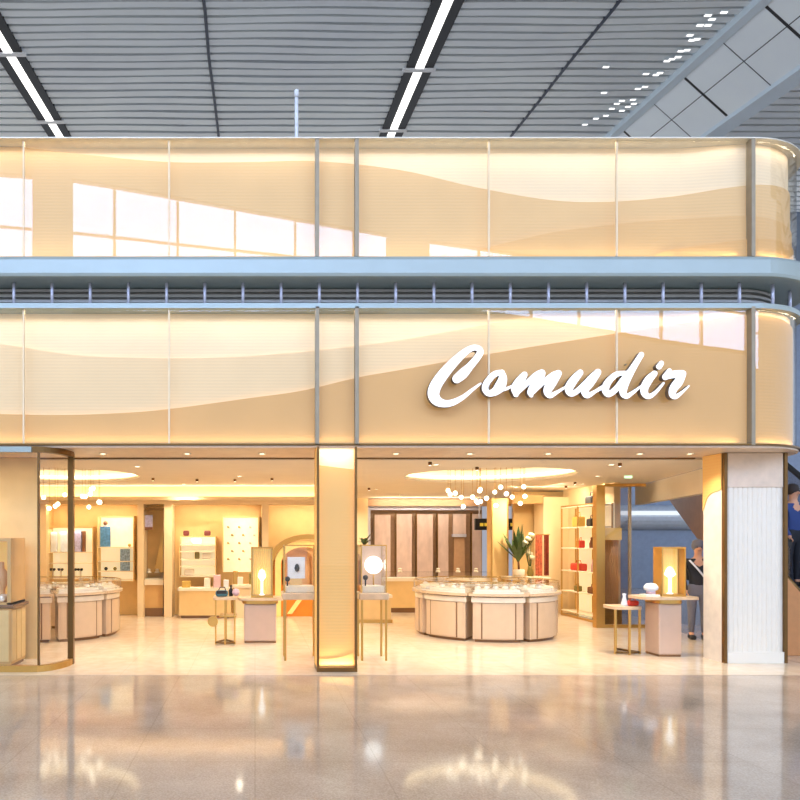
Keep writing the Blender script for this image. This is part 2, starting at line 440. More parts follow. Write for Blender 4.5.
def band(name, z0, z1, layers):
    t = T(name, None, None, (0,0,0), kind='structure')
    struct('wall_panel', strip(MB(), SA, SB, z0, z1, .20, .24, .25, True), 'ven_back', t)
    for i, (pts, o, m) in enumerate(layers):
        D = DC+o; f = wave(pts, D)
        fz = lambda s, f=f: max(z0+.012, min(z1-.004, f(s)))
        struct('wave_panel', strip(MB(), SA, SB, z0+.001, fz, o, o+.018, .12, True), m, t)
        fl = lambda s, fz=fz: fz(s)-.055
        fh = lambda s, fz=fz: fz(s)-.03
        lo = lambda s, fl=fl: max(z0+.0015, fl(s)); hi = lambda s, lo=lo, fh=fh: max(lo(s)+.004, fh(s))
        struct('edge_light', strip(MB(), SA, SB, lo, hi, o+.020, o+.028, .15, True), 'led_wave', t)
    ed = [SA]+cuts+[SB]
    for a, b in zip(ed, ed[1:]):
        struct('glass_pane', strip(MB(), a+.006, b-.006, z0, z1, 0, .012, 2.0), 'glass', t)
    for x in seams[1:]:
        s = PX(x,9.692); struct('joint_strip', strip(MB(), s-.011, s+.011, z0, z1, -.003, .03), 'silicone', t)
    for x in mull:
        s = PX(x,9.692); struct('mullion', strip(MB(), s-.026, s+.026, z0-.02, z1, -.05, .06), 'mullion', t)
    return t
U1 = [(-150,140),(0,145),(20,147),(90,155),(170,162),(250,162),(315,161),(400,170),(475,187),(550,200),(600,202),(650,199),(725,190),(800,184),(900,180)]
U2 = [(440,262),(475,251),(550,233),(600,226),(650,221),(700,218.5),(750,218),(800,221),(900,226)]
U3 = [(640,262),(665,251),(700,246),(750,240),(800,239),(900,239)]
L1 = [(-150,330),(0,344),(75,355),(150,358),(200,358),(250,356),(320,350),(400,340),(500,322),(560,310),(600,300)]
L2 = [(-150,412),(0,414),(50,415),(100,414),(150,411),(200,405),(250,398),(300,391),(360,377),(400,370),(500,352),(600,336),(650,328),(750,316),(830,322),(900,330)]
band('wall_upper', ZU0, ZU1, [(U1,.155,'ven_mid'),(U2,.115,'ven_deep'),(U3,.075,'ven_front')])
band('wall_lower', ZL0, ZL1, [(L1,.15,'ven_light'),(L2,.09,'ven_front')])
# strips of lamps along the bottom and top of both glass boxes
for zb, zt, pw in ((ZU0, ZU1, .115),(ZL0, ZL1-.026, .135)):
    area('cavity_lamp', (-.6,.036,zb+.02), 12.9, .04, 90*pw, WARM, (pi-radians(2),0,0), spread=158)
    area('cavity_lamp', (-.6,.036,zt-.01), 12.9, .04, 150*pw, WARM, (radians(2),0,0), spread=158)
    for q, wd in ((6.3,.8),(S0+.35,.5),(S0+.80,.4)):
        p = fp(q,.018); th = max(0, (q-S0)/R)
        area('cavity_lamp', (p[0],p[1],zb+.02), wd, .016, 7*pw*wd, WARM, (pi-radians(4),0,th))
        area('cavity_lamp', (p[0],p[1],zt-.01), wd, .016, 10*pw*wd, WARM, (radians(4),0,th))
struct('trim_2', strip(MB(), SA, SB, ZU1, PZ(136.8,9.63), -.06, .9), 'trim_cream')                # coping on top
led = T('trim_3', None, None, (0,0,0), kind='structure')                                          # projecting ledge between the bands
D1 = DC-.18; zt, zb = PZ(255,D1), PZ(276.5,D1)
rows = []
for s in ssamp(SA, SB):
    pr = [(-.13,zt),(-.165,zt-.02),(-.18,zt-.06),(-.18,zb+.05),(-.165,zb+.012),(-.13,zb),(.5,zb),(.5,zt)]
    rows.append([(*fp(s,o),z) for o, z in pr])
struct('ledge', MB().slab(rows), 'ledge', led)
zr0 = PZ(303,DC-.05); zr1 = PZ(308,DC-.05)
struct('louvre_back', strip(MB(), SA, SB, zr1, zb, .34, .40), 'louvre', led)
mb = MB()
for k in range(4): z = zr0+.04+k*.075; strip(mb, SA, SB, z, z+.035, .26, .33)
struct('louvre', mb, 'louvre', led)
struct('lip', strip(MB(), SA, SB, zr1, zr0, -.05, .40), 'ledge', led)
for k in range(34):
    s = PX(15,9.8)+(k-7)*.532
    if s > SB: break
    p = fp(s,.06); struct('post', MB().cyl((p[0],p[1],zr0), .022, zb-zr0, 8), 'lav', led)
ZS = 3.105
bt = T('trim_4', None, None, (0,0,0), kind='structure')                                          # bottom rail and soffit
struct('bottom_rail', strip(MB(), SA, SB, ZS, ZL0, -.05, .55), 'bronze', bt)
rows = [[(*fp(s,-.02),ZS-.025),(fp(s,-.02)[0] if s < S0 else fp(s,1.26)[0], 1.26 if s < S0+R*1.3 else max(1.26, fp(s,.6)[1]),ZS-.025),(fp(s,-.02)[0] if s < S0 else fp(s,1.26)[0], 1.26 if s < S0+R*1.3 else max(1.26, fp(s,.6)[1]),ZS),(*fp(s,-.02),ZS)] for s in ssamp(SA, S0+R*pi/2)]
struct('soffit', MB().slab(rows), 'soffit', bt)
struct('header', MB().box(-7.5,6.85,1.2,1.24,3.062,ZS-.026), 'bronze', bt)
# soffit downlights
proto = None
for i, x in enumerate((-45, 103, 187, 262, 396, 470, 548, 640, 690)):
    p = Vector((PX(x,10.35), 10.35-DC, ZS-.03))
    lab = ['small recessed soffit downlight above the curved bronze window frame','recessed soffit downlight above the round counter behind the glass window','recessed soffit downlight above the niches with the back shelves',
      'recessed soffit downlight above the blush display pedestal near the pillar','recessed soffit downlight just past the pillar on the sign half','recessed soffit downlight above the middle of the round counter','recessed soffit downlight above the shelf rack side of the counter',
      'recessed soffit downlight above the glass partition','recessed soffit downlight above the pedestal beside the fluted column'][i]
    t = T('soffit_downlight', lab, 'downlight', p, 'soffit downlights')
    part('lens', MB().lathe([(0,.0),(.045,.0),(.045,.012),(0,.012)], p, 14), 'globe', t)
    part('ring', MB().lathe([(.046,-.006),(.065,-.006),(.065,.012),(.046,.012)], p, 14), 'trim_cream', t)
    if 0 <= i <= 8: area('soffit_lamp', p+Vector((0,0,-.02)), .09, .09, 12, WARM, shape='DISK', parent=t, spread=110)

# white pole on the roof
t = T('roof_pole', 'thin white pole standing on top of the shop, above the mullion', 'pole', P(296.5,137,10.4))
pb = P(296.5,137,10.4)
part('shaft', MB().cyl(pb+Vector((0,0,-.35)), .028, .93, 10), 'white', t)
part('tip', MB().lathe([(0,0),(.035,.01),(.035,.09),(0,.12)], pb+Vector((0,0,.60)), 10), 'white', t)
part('foot', MB().lathe([(0,0),(.09,0),(.09,.02),(0,.02)], pb+Vector((0,0,-.36)), 14), 'white', t)
struct('roof_shop', MB().box(-7.5,S0+.2,.52,8,6.95,7.0), 'lav')

# ------------------------------------------------------------------ sign letters
def stroke(mb, pts, org, sc, y0, dep, cap=True):
    P2 = [(org[0]+u*sc, org[1]+v*sc, wd*sc) for u, v, wd in pts]
    n = len(P2); smp = []
    for i in range(n-1):
        p0, p1, p2, p3 = P2[max(i-1,0)], P2[i], P2[i+1], P2[min(i+2,n-1)]
        for k in range(7):
            t = k/7
            smp.append(tuple(.5*((2*p1[j])+(-p0[j]+p2[j])*t+(2*p0[j]-5*p1[j]+4*p2[j]-p3[j])*t*t+(-p0[j]+3*p1[j]-3*p2[j]+p3[j])*t**3) for j in range(3)))
    smp.append(P2[-1])
    D = DC+y0
    L = []; Rr = []
    for i, (x, y, wd) in enumerate(smp):
        a = smp[max(i-1,0)]; b = smp[min(i+1,len(smp)-1)]
        dx, dy = b[0]-a[0], b[1]-a[1]; l = math.hypot(dx,dy) or 1
        nx, ny = -dy/l, dx/l
        L.append((x+nx*wd/2, y+ny*wd/2)); Rr.append((x-nx*wd/2, y-ny*wd/2))
    bm = mb.bm
    def V(p, yy): q = P(p[0],p[1],D); return bm.verts.new((q.x,yy,q.z))
    lf = [V(p,y0) for p in L]; rf = [V(p,y0) for p in Rr]; lb = [V(p,y0+dep) for p in L]; rb = [V(p,y0+dep) for p in Rr]
    fr = []
    for i in range(len(smp)-1):
        f = bm.faces.new((lf[i],lf[i+1],rf[i+1],rf[i])); f.material_index = 0
        for q in ((lf[i],lb[i],lb[i+1],lf[i+1]),(rf[i],rf[i+1],rb[i+1],rb[i]),(lb[i],rb[i],rb[i+1],lb[i+1])):
            bm.faces.new(q).material_index = 1
    for e, (x, y, wd) in ((0,smp[0]),(-1,smp[-1])):
        if wd < 1.5: continue
        ring = [(x+wd/2*cos(2*pi*k/14), y+wd/2*sin(2*pi*k/14)) for k in range(14)]
        a = [V(p,y0+.0004) for p in ring]; b = [V(p,y0+dep) for p in ring]
        bm.faces.new(a).material_index = 0; bm.faces.new(b).material_index = 1
        for k in range(14): bm.faces.new((a[k],a[(k+1)%14],b[(k+1)%14],b[k])).material_index = 1
t1, t2, t3 = (420,335), (500,335), (590,335); k1, k3 = 1/8, 110/800
LET = [
 [(t1,k1,[(295,350,72),(345,308,80),(400,250,60),(455,185,54),(482,135,52),(460,105,46),(415,105,46),(350,145,56),(270,220,72),(190,310,86),(128,400,92),(108,470,92),(132,522,80),(190,548,60),(260,540,50),(340,500,38),(410,445,26),(485,388,14)])],
 [(t1,k1,[(655,300,44),(600,312,48),(548,362,50),(520,420,50),(545,466,46),(600,452,66),(640,410,84),(662,350,70),(655,298,40)]),(t1,k1,[(640,440,34),(690,430,24),(750,402,18)])],
 [(t2,k1,[(195,318,50),(160,370,74),(130,430,84),(128,475,44)]),(t2,k1,[(140,460,36),(220,382,44),(290,322,50),(335,302,54)]),(t2,k1,[(335,306,58),(290,390,78),(250,455,64),(250,482,34)]),
  (t2,k1,[(265,455,34),(350,375,40),(420,322,44),(468,306,50)]),(t2,k1,[(466,308,56),(412,385,76),(380,445,66),(400,484,44),(455,458,28),(525,415,16)])],
 [(t2,k1,[(642,300,48),(592,358,66),(552,425,68),(568,466,52),(612,452,44),(680,388,40),(750,322,44),(785,296,46)]),(t2,k1,[(783,298,54),(725,368,78),(680,435,68),(695,482,48),(745,462,32),(815,412,16)])],
 [(t3,k3,[(255,275,30),(190,288,40),(132,342,50),(112,396,54),(138,430,44),(190,392,44),(240,330,46),(288,272,48)]),(t3,k3,[(374,142,38),(330,212,44),(284,290,54),(248,370,58),(242,422,52),(268,444,38),(312,418,26),(372,372,14)]),(t3,k3,[(0,432,26),(50,405,22),(110,375,20)])],
 [(t3,k3,[(470,280,42),(430,322,58),(398,378,58),(398,424,52),(428,446,38),(476,418,26),(535,350,16)]),(t3,k3,[(520,205,36),(502,230,42)])],
 [(t3,k3,[(578,260,34),(548,305,46)]),(t3,k3,[(545,312,30),(600,288,52),(670,282,54)]),(t3,k3,[(680,280,40),(648,335,64),(608,388,60),(598,430,48),(622,448,36),(668,418,22),(722,368,10)])],
]
sg = T('shop_sign', 'white raised script letters reading Comudir mounted on the lower glass band', 'sign', P(558,405,DC-.06))
for i, ss in enumerate(LET):
    mb = MB()
    for j, (o, sc, pts) in enumerate(ss): stroke(mb, pts, o, sc, -.125+.0012*j, .085)
    bm = mb.bm; off = rootloc(sg)
    for v in bm.verts: v.co -= off
    me = bpy.data.meshes.new('letter'); bm.to_mesh(me); bm.free()
    o = bpy.data.objects.new('letter', me); COL.objects.link(o); o.parent = sg
    me.materials.append(M['sign_white']); me.materials.append(M['sign_side'])
mb = MB()
for x, y in ((440,385),(470,352),(502,385),(530,388),(565,385),(600,385),(625,365),(648,385),(675,385)):
    q = P(x,y,DC-.02); mb.tube([(q.x,-.05,q.z),(q.x,-.001,q.z)], .008, 6)
part('standoff', mb, 'mullion', sg)

# ------------------------------------------------------------------ pillar in the middle
DP = 9.55
xl, xr = PX(317,DP), PX(357,DP); y0 = DP-DC; y1 = y0+.42
t = T('pillar', 'square golden glass-clad pillar with bronze edges in the middle of the shopfront', 'pillar', ((xl+xr)/2, y0+.2, 0))
part('core', MB().box(xl+.02,xr-.02,y0+.15,y1-.02,.05,ZS-.03), 'ven_back', t)
f = interp([(xl, PZ(464,DP+.03)),((xl+xr)/2,PZ(466.5,DP+.03)),(xr,PZ(469,DP+.03))])
rows = [[(x,y0+.125,.09),(x,y0+.145,.09),(x,y0+.145,f(x)),(x,y0+.125,f(x))] for x in [xl+.03+(xr-xl-.06)*i/8 for i in range(9)]]
part('wave_panel', MB().slab(rows), 'ven_pillar', t)
f2 = interp([(xl, PZ(660,DP+.03)),((xl+xr)/2,PZ(659,DP+.03)),(xr,PZ(653,DP+.03))])
rows = [[(x,y0+.10,.06),(x,y0+.12,.06),(x,y0+.12,f2(x)),(x,y0+.10,f2(x))] for x in [xl+.03+(xr-xl-.06)*i/8 for i in range(9)]]
part('lower_wave', MB().slab(rows), 'ven_pillar', t)
part('glass_front', MB().box(xl+.025,xr-.025,y0,y0+.01,.06,ZS-.03), 'glass', t)
for x in (xl, xr-.03):
    for yy in (y0-.01, y1-.03): part('corner_post', MB().box(x,x+.03,yy,yy+.04,.0,ZS-.03), 'bronze', t)
part('plinth', MB().box(xl-.002,xr+.002,y0-.012,y1,.0,.06), 'bronze', t)
for x0, x1 in ((xl,xl+.022),(xr-.022,xr)): part('side_panel', MB().box(x0,x1,y0+.03,y1-.03,.06,ZS-.03), 'ven_pillar', t)
for x in (xl+.023, xr-.027): part('edge_light', MB().box(x,x+.004,y0+.034,y0+.05,.08,ZS-.06), 'led_wave', t)
area('pillar_lamp', ((xl+xr)/2,y0+.05,.075), .44, .05, 1.8, WARM, (pi-radians(8),0,0), parent=t)
area('pillar_lamp', ((xl+xr)/2,y0+.05,ZS-.045), .44, .05, 2.0, WARM, (radians(8),0,0), parent=t)

# ------------------------------------------------------------------ fluted column near the corner
DCo = 10.24; cx0, cx1 = PX(726,DCo), PX(785.5,DCo); cy0 = DCo-DC; cy1 = cy0+.46
t = T('fluted_column', 'white ribbed column with bronze edges under the rounded facade corner', 'column', ((cx0+cx1)/2, cy0+.3, 0))
zc = PZ(487,DCo)
part('core', MB().box(cx0+.02,cx1-.02,cy0+.03,cy1,0,ZS-.03), 'colside', t)
mb = MB(); n = 11; wd = (cx1-cx0-.10)/n
for i in range(n):
    x = cx0+.05+i*wd
    mb.prism([(x+wd*.06,cy0+.03),(x+wd*.10,cy0+.024),(x+wd*.5,cy0+.021),(x+wd*.90,cy0+.024),(x+wd*.94,cy0+.03)], .16, zc)
part('ribbed_panel', mb, 'rib', t)
part('top_panel', MB().box(cx0+.03,cx1-.03,cy0+.006,cy0+.05,zc,ZS-.03), 'soffit', t)
part('base', MB().box(cx0+.02,cx1-.02,cy0-.006,cy0+.05,0,.16), 'rib', t)
part('edge', MB().box(cx1-.022,cx1+.022,cy0-.015,cy0+.12,0,ZS-.03), 'bronze', t)
part('edge', MB().box(cx0-.030,cx0+.008,cy0-.02,cy0+.05,0,ZS-.03), 'bronze', t)
xs = cx0-.03; yb = cy0+.47
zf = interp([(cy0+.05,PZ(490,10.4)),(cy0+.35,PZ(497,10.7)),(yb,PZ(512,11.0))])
ys = [cy0+.05+(yb-cy0-.05)*i/8 for i in range(9)]
part('side_panel', MB().slab([[(xs,y,0),(xs+.04,y,0),(xs+.04,y,ZS-.03),(xs,y,ZS-.03)] for y in ys]), 'colside', t)
part('side_reflection', MB().slab([[(xs-.012,y,zf(y)),(xs-.001,y,zf(y)),(xs-.001,y,ZS-.03),(xs-.012,y,ZS-.03)] for y in ys]), 'ven_pillar', t, 'golden reflection painted as a wave panel at the side top')  # golden reflection put in as a coloured panel

# ------------------------------------------------------------------ curved glass display window
wx = PX(72,DF(664)); wy = DF(664)-DC
fx = -3.05; fy = DF(672)-DC
def wpath(o=0.0):
    pts = [(-7.4,fy+o)]+[(fx,fy+o)]
    for i in range(1,9):
        a = pi/2*i/8; rx, ry = (wx-fx)-o, (wy-fy)-o
        pts.append((fx+rx*sin(a), wy-ry*cos(a)))
    return pts
def wstrip(mb, z0, z1, o0, o1):
    A, B = wpath(o0), wpath(o1)
    return mb.slab([[(a[0],a[1],z0),(b[0],b[1],z0),(b[0],b[1],z1),(a[0],a[1],z1)] for a, b in zip(A,B)])
t = T('curved_display_window', 'glass display window with rounded corner and dark bronze frame', 'display window', (-4,fy,0))
part('base_rail', wstrip(MB(), 0, .085, -.02, .06), 'gold', t)
ZW = 3.06
part('top_rail', wstrip(MB(), ZW-.06, ZW+.015, -.03, .06), 'bronze', t)
part('curved_pane', wstrip(MB(), .085, ZW-.06, .012, .024), 'glass_clear', t)
part('corner_post', MB().box(wx-.055,wx+.025,wy-.03,wy+.05,0,ZW), 'bronze', t)
part('flat_top_rail', MB().box(-7.4,fx+.02,fy-.075,fy-.03,PZ(452,DF(673)),PZ(446.5,DF(673))), 'ledge', t, 'top rail over the glass, painted pale for reflected sky')  # rail coloured pale for the sky it reflects
part('middle_post', MB().box(PX(38.3,9.62),PX(40.2,9.62),fy+.03,fy+.07,.08,ZW-.06), 'bronze', t)
part('back_panel', MB().box(-7.4,PX(37,10.6),10.6-DC,10.65-DC,0.0,PZ(458,10.6)), 'tan', t)
# plinth and lit box inside
sx = PX(10,9.78); ya, yb = 9.78-DC, 10.45-DC
t = T('display_counter', 'tan panelled counter inside the curved display window', 'counter', (-4.2,ya+.3,0))
zt = PZ(605,9.78)
part('body', MB().box(-5.0,sx,ya+.03,yb-.02,.05,zt-.05), 'tan_deep', t)
mb = MB()
for i in range(9): mb.box(sx-.16-i*.2,sx-.02-i*.2,ya+.012,ya+.03,.09,zt-.08,.006)
for i in range(3): mb.box(sx,sx+.014,ya+.05+i*.2,ya+.22+i*.2,.09,zt-.08,.006)
part('panel', mb, 'tan', t)
part('top', MB().box(-5.02,sx+.05,ya-.01,yb,zt-.045,zt,.008), 'toe', t)
part('plinth', MB().box(-4.98,sx-.02,ya+.05,yb-.04,0,.05), 'toe', t)
z1 = PZ(538,9.78)
t = T('display_box', 'tan open-fronted lit display box standing on the counter in the curved window', 'display box', (sx-.45,ya+.3,zt))
x0 = sx-.95
mb = MB().box(x0,sx,ya+.03,yb-.03,z1-.05,z1).box(x0,x0+.05,ya+.03,yb-.03,zt,z1-.05).box(sx-.05,sx,ya+.03,yb-.03,zt,z1-.05).box(x0,sx,ya+.03,yb-.03,zt,zt+.03)
part('case', mb, 'tan_deep', t)
part('back', MB().box(x0+.05,sx-.05,yb-.07,yb-.04,zt+.03,z1-.05), 'lit_gold', t)
solo('white_cushion', 'small white display cushion inside the tan box in the curved window', 'cushion', MB().box(sx-.45,sx-.12,ya+.1,yb-.2,zt+.03,zt+.12,.03), 'cream')
for xx in (sx-.3,): solo('necklace_bust', 'slim tan display bust behind the white cushion in the curved window', 'bust', MB().lathe([(0,0),(.09,0),(.05,.05),(.05,.15),(.11,.3),(.09,.4),(.04,.46),(.035,.55),(0,.56)], (xx,yb-.16,zt+.031), 14), 'peach')
area('window_lamp', (-4.2,fy+.4,ZW-.08), 2.6, .25, 11, WARM)

# ------------------------------------------------------------------ shop shell
ZC = 3.05; RING = [(4.54,3.95),(-3.87,3.95)]; RR = 1.6
def circ(c, r, n=64): return [(c[0]+r*cos(2*pi*i/n), c[1]+r*sin(2*pi*i/n)) for i in range(n)]
outline = [(-8,1.24),(7.75,1.24),(7.78,2.46),(8.85,6.6),(8.85,13.5),(-8,13.5)]
o = curve_fill('ceiling_shop', [outline]+[circ(c,RR) for c in RING], .06, 'ceil'); o.location.z = ZC+.03; o['kind'] = 'structure'
for c in RING:
    struct('ceiling_coffer', MB().lathe([(RR+.10,.0),(RR+.10,.20),(0,.20),(0,.24),(RR+.14,.24),(RR+.14,.0)], (c[0],c[1],ZC+.06), 64), 'ceil')
for i, c in enumerate(RING):
    lab = ['glowing ring of light in the ceiling recess over the round counter before the rack','glowing ring of hidden light in the ceiling recess beside the curved window'][i]
    solo('cove_light', lab, 'cove light', MB().lathe([(RR+.02,0),(RR+.06,0),(RR+.06,.04),(RR+.02,.04),(RR+.02,0)], (c[0],c[1],ZC+.10), 64), 'led', 'ceiling ring lights')
DB = 16.8; DH = 16.3
wb = T('wall_back', None, None, (0,0,0), kind='structure')
struct('wall_plane', MB().box(-8,PX(352,DB+.1),DB-DC+.1,DB-DC+.2,0,ZC), 'tan', wb)
struct('wall_header', MB().box(-8,PX(352,DH),DH-DC,DB-DC+.1,PZ(504,DH),ZC), 'wall', wb)
for a, b in ((137.5,143.5),(164,172),(262,268.5),(344,352)):
    struct('wall_pier', MB().pbox(a,b,504,CY+EYE*F/DH,DH,.6), 'wall', wb)
struct('wall_pier', MB().pbox(-30,46,504,CY+EYE*F/DH,DH,.6), 'tan', wb)
struct('wall_left', MB().box(-8.05,-8,.5,13,0,ZC), 'tan')
# middle: opening to the concourse behind, framed wall on the far side
wr = T('wall_rear', None, None, (0,0,0), kind='structure')
DR = 18.0
struct('wall_plane', MB().box(PX(516,DR),9.0,DR-DC+.15,DR-DC+.25,0,ZC), 'tan', wr)
struct('wall_frame', MB().pbox(543.5,572,497,CY+EYE*F/17.35,17.35,.6), 'wall', wr)
struct('wall_frame', MB().pbox(513,545,495,503.5,17.4,.3), 'tan_deep', wr)
struct('wall_header', MB().pbox(352,515,499,506,21.0,.3), 'brown_gap', wr)
struct('wall_side', MB().box(PX(352,DH),PX(352,DH)+.12,DH-DC,21.4-DC,0,ZC), 'wall', wr)
struct('wall_side', MB().pbox(352,368,497,CY+EYE*F/20.8,20.8,.3), 'wall', wr)
# gold column
t = T('gold_column', 'gold clad column beside the dark hanging sign at the rear of the shop', 'column', P(500,614,17.2))
part('shaft', MB().pbox(492,508,498,CY+EYE*F/17.2,17.2,.38), 'tan', t)
part('edge', MB().pbox(491.4,492.6,498,CY+EYE*F/17.2,17.18,.05), 'gold', t); part('edge', MB().pbox(507.4,508.6,498,CY+EYE*F/17.2,17.18,.05), 'gold', t)
# patterned metal panels
DPn = 21.3
t = T('panel_frame', 'pale steel frame around the row of patterned bronze panels', 'frame', P(428,600,DPn))
part('top_rail', MB().pbox(370,482,506.5,510,DPn-.1,.15), 'lav', t)
part('post', MB().pbox(367,370.5,506.5,CY+EYE*F/(DPn-.1),DPn-.1,.15), 'lav', t)
part('backing', MB().pbox(370,482,510,CY+EYE*F/(DPn+.2),DPn+.2,.1), 'brown_gap', t)
ordn = ['first','second','third','fourth','fifth','sixth']
for i, (a, b, yt) in enumerate(((374,390.5,515),(396,412,514),(416.5,433,514),(437.5,448.5,514),(453,466,514),(471.5,481.5,514))):
    t = T('pivot_panel', 'tall patterned bronze panel, %s of six counted from the pillar'%ordn[i], 'panel', P((a+b)/2,600,DPn), 'patterned bronze panels')
    yb_ = 599.5
    if i == 4:
        part('upper_leaf', MB().pbox(a,b,yt,534,DPn-.02,.05,.008), 'mauve', t)
        part('ledge', MB().pbox(a-.5,b+.5,534,537,DPn-.08,.1,.005), 'lav', t)
        part('lower_leaf', MB().pbox(a+1,b-1,537,yb_,DPn,.04,.008), 'brown_gap', t, 'plain brown lower leaf')
    else:
        part('leaf', MB().pbox(a,b,yt,yb_,DPn-.02,.05,.008), 'mauve', t)
        part('stile', MB().pbox(a-.8,a+.6,yt-1,yb_,DPn-.03,.07), 'bronze', t)
struct('window_4', MB().pbox(481,517,500,600,24.5,.05), emis('pale_daylight',(.72,.74,.86,1),.55))
t = T('hanging_sign', 'black hanging direction sign with a yellow band, behind the gold column', 'sign', P(496,530,20.5))
part('board', MB().pbox(475.5,517,518.5,530,20.5,.12,.01), 'signblack', t)
for a, b in ((480,483.5),(484.5,490.5),(498,503),(510.5,515.5)): part('yellow_mark', MB().pbox(a,b,523,526.2,20.49,.012), 'yellow', t)
for x in (480,513): part('hanger', MB().box(PX(x,20.5)-.015,PX(x,20.5)+.015,20.55-DC,20.58-DC,PZ(518.5,20.5),ZC), 'lav', t)

# hall seen through the open side: pale blue-grey front, added bulkhead, escalator
hw = T('wall_hall', None, None, (0,0,0), kind='structure')
struct('wall_plane', MB().box(PX(590,26),40,26.0-DC,26.3-DC,0,14), 'hallblue', hw)
rows = []
for x in (PX(590,25.5), 40):
    rows.append([(x,25.6-DC+.35-.6*sin(a),PZ(517,25.5)+.45*cos(a)) for a in [pi*i/10 for i in range(11)]])
struct('added_fascia', MB().slab(rows), 'hallpale', hw)  # rounded front added to catch light as a bright band
solo('hall_reflection', 'long pale reflection painted as a glowing bar along the grey fascia', 'painted reflection', MB().pbox(600,900,511,515,25.3,.06), emis('cool_reflection',(.85,.92,1,1),1.1))  # glowing bar stands in for light reflected on the hall glass
# downstand beam along the open side
A = Vector((7.80,2.46)); B = Vector((8.9,6.7)); dv = (B-A).normalized(); nv = Vector((-dv.y,dv.x))
pts = [A, B, B-nv*.15, A-nv*.15]
struct('trim_5', MB().prism([(p.x,p.y) for p in pts], 2.62, ZC), 'ceil')
# escalator: foot of the incline E0, top E1
E0 = Vector((8.55,1.6,-.25)); E1 = Vector((10.35,9.2,3.9)); ed = (E1-E0); wv = Vector((ed.y,-ed.x,0)).normalized()*1.25
t = T('escalator', 'escalator with brown side cladding rising beyond the open side of the shop', 'escalator', (9.2,3.5,0))
def inc(mb, off, th, z0, z1):
    n = wv.normalized(); a = E0+n*off; b = E1+n*off
    return mb.slab([[p+Vector((0,0,z0)), p+n*th+Vector((0,0,z0)), p+n*th+Vector((0,0,z1)), p+Vector((0,0,z1))] for p in (a, b)])
part('side_cladding', inc(MB(), 0, .12, .12, 1.25), 'brownpanel', t); part('side_cladding', inc(MB(), 1.25, .12, .12, 1.25), 'brownpanel', t)
part('truss', inc(MB(), .12, 1.13, .12, .40), 'dark', t)
part('glass_balustrade', inc(MB(), .05, .02, 1.25, 1.95), 'glass_grey', t); part('glass_balustrade', inc(MB(), 1.30, .02, 1.25, 1.95), 'glass_grey', t)
part('handrail', inc(MB(), .02, .08, 1.95, 2.02), 'black', t); part('handrail', inc(MB(), 1.27, .08, 1.95, 2.02), 'black', t)
mb = MB(); n = wv.normalized()
for i in range(20):
    f0 = i/20; p = E0+ed*f0; q = E0+ed*((i+1)/20)
    mb.slab([[Vector((a.x,a.y,z)) for a, z in ((p+n*k,p.z+.4),(q+n*k,p.z+.4),(q+n*k,q.z+.4),(p+n*k,q.z+.4))] for k in (.13,1.22)])
part('step', mb, 'joint', t)
# landing panel in front of the escalator foot (the orange-tan side seen past the column)
t = T('landing_parapet', 'orange tan parapet panel just past the white ribbed column', 'parapet', P(815,660,10.9))
xa, xb = PX(787.5,10.9), PX(850,10.9)
part('panel', MB().prism([(xa,0),(xb,0),(xb,PZ(604,10.9)),(PX(800,10.9),PZ(592,10.9)),(xa,PZ(578,10.9))], 10.9-DC, 11.0-DC, 'XZ'), 'orangetan', t)
part('cap', MB().tube([(xa,10.95-DC,PZ(577,10.9)),(PX(800,10.9),10.95-DC,PZ(591,10.9)),(xb,10.95-DC,PZ(603,10.9))], .05, 8), 'bronze', t)

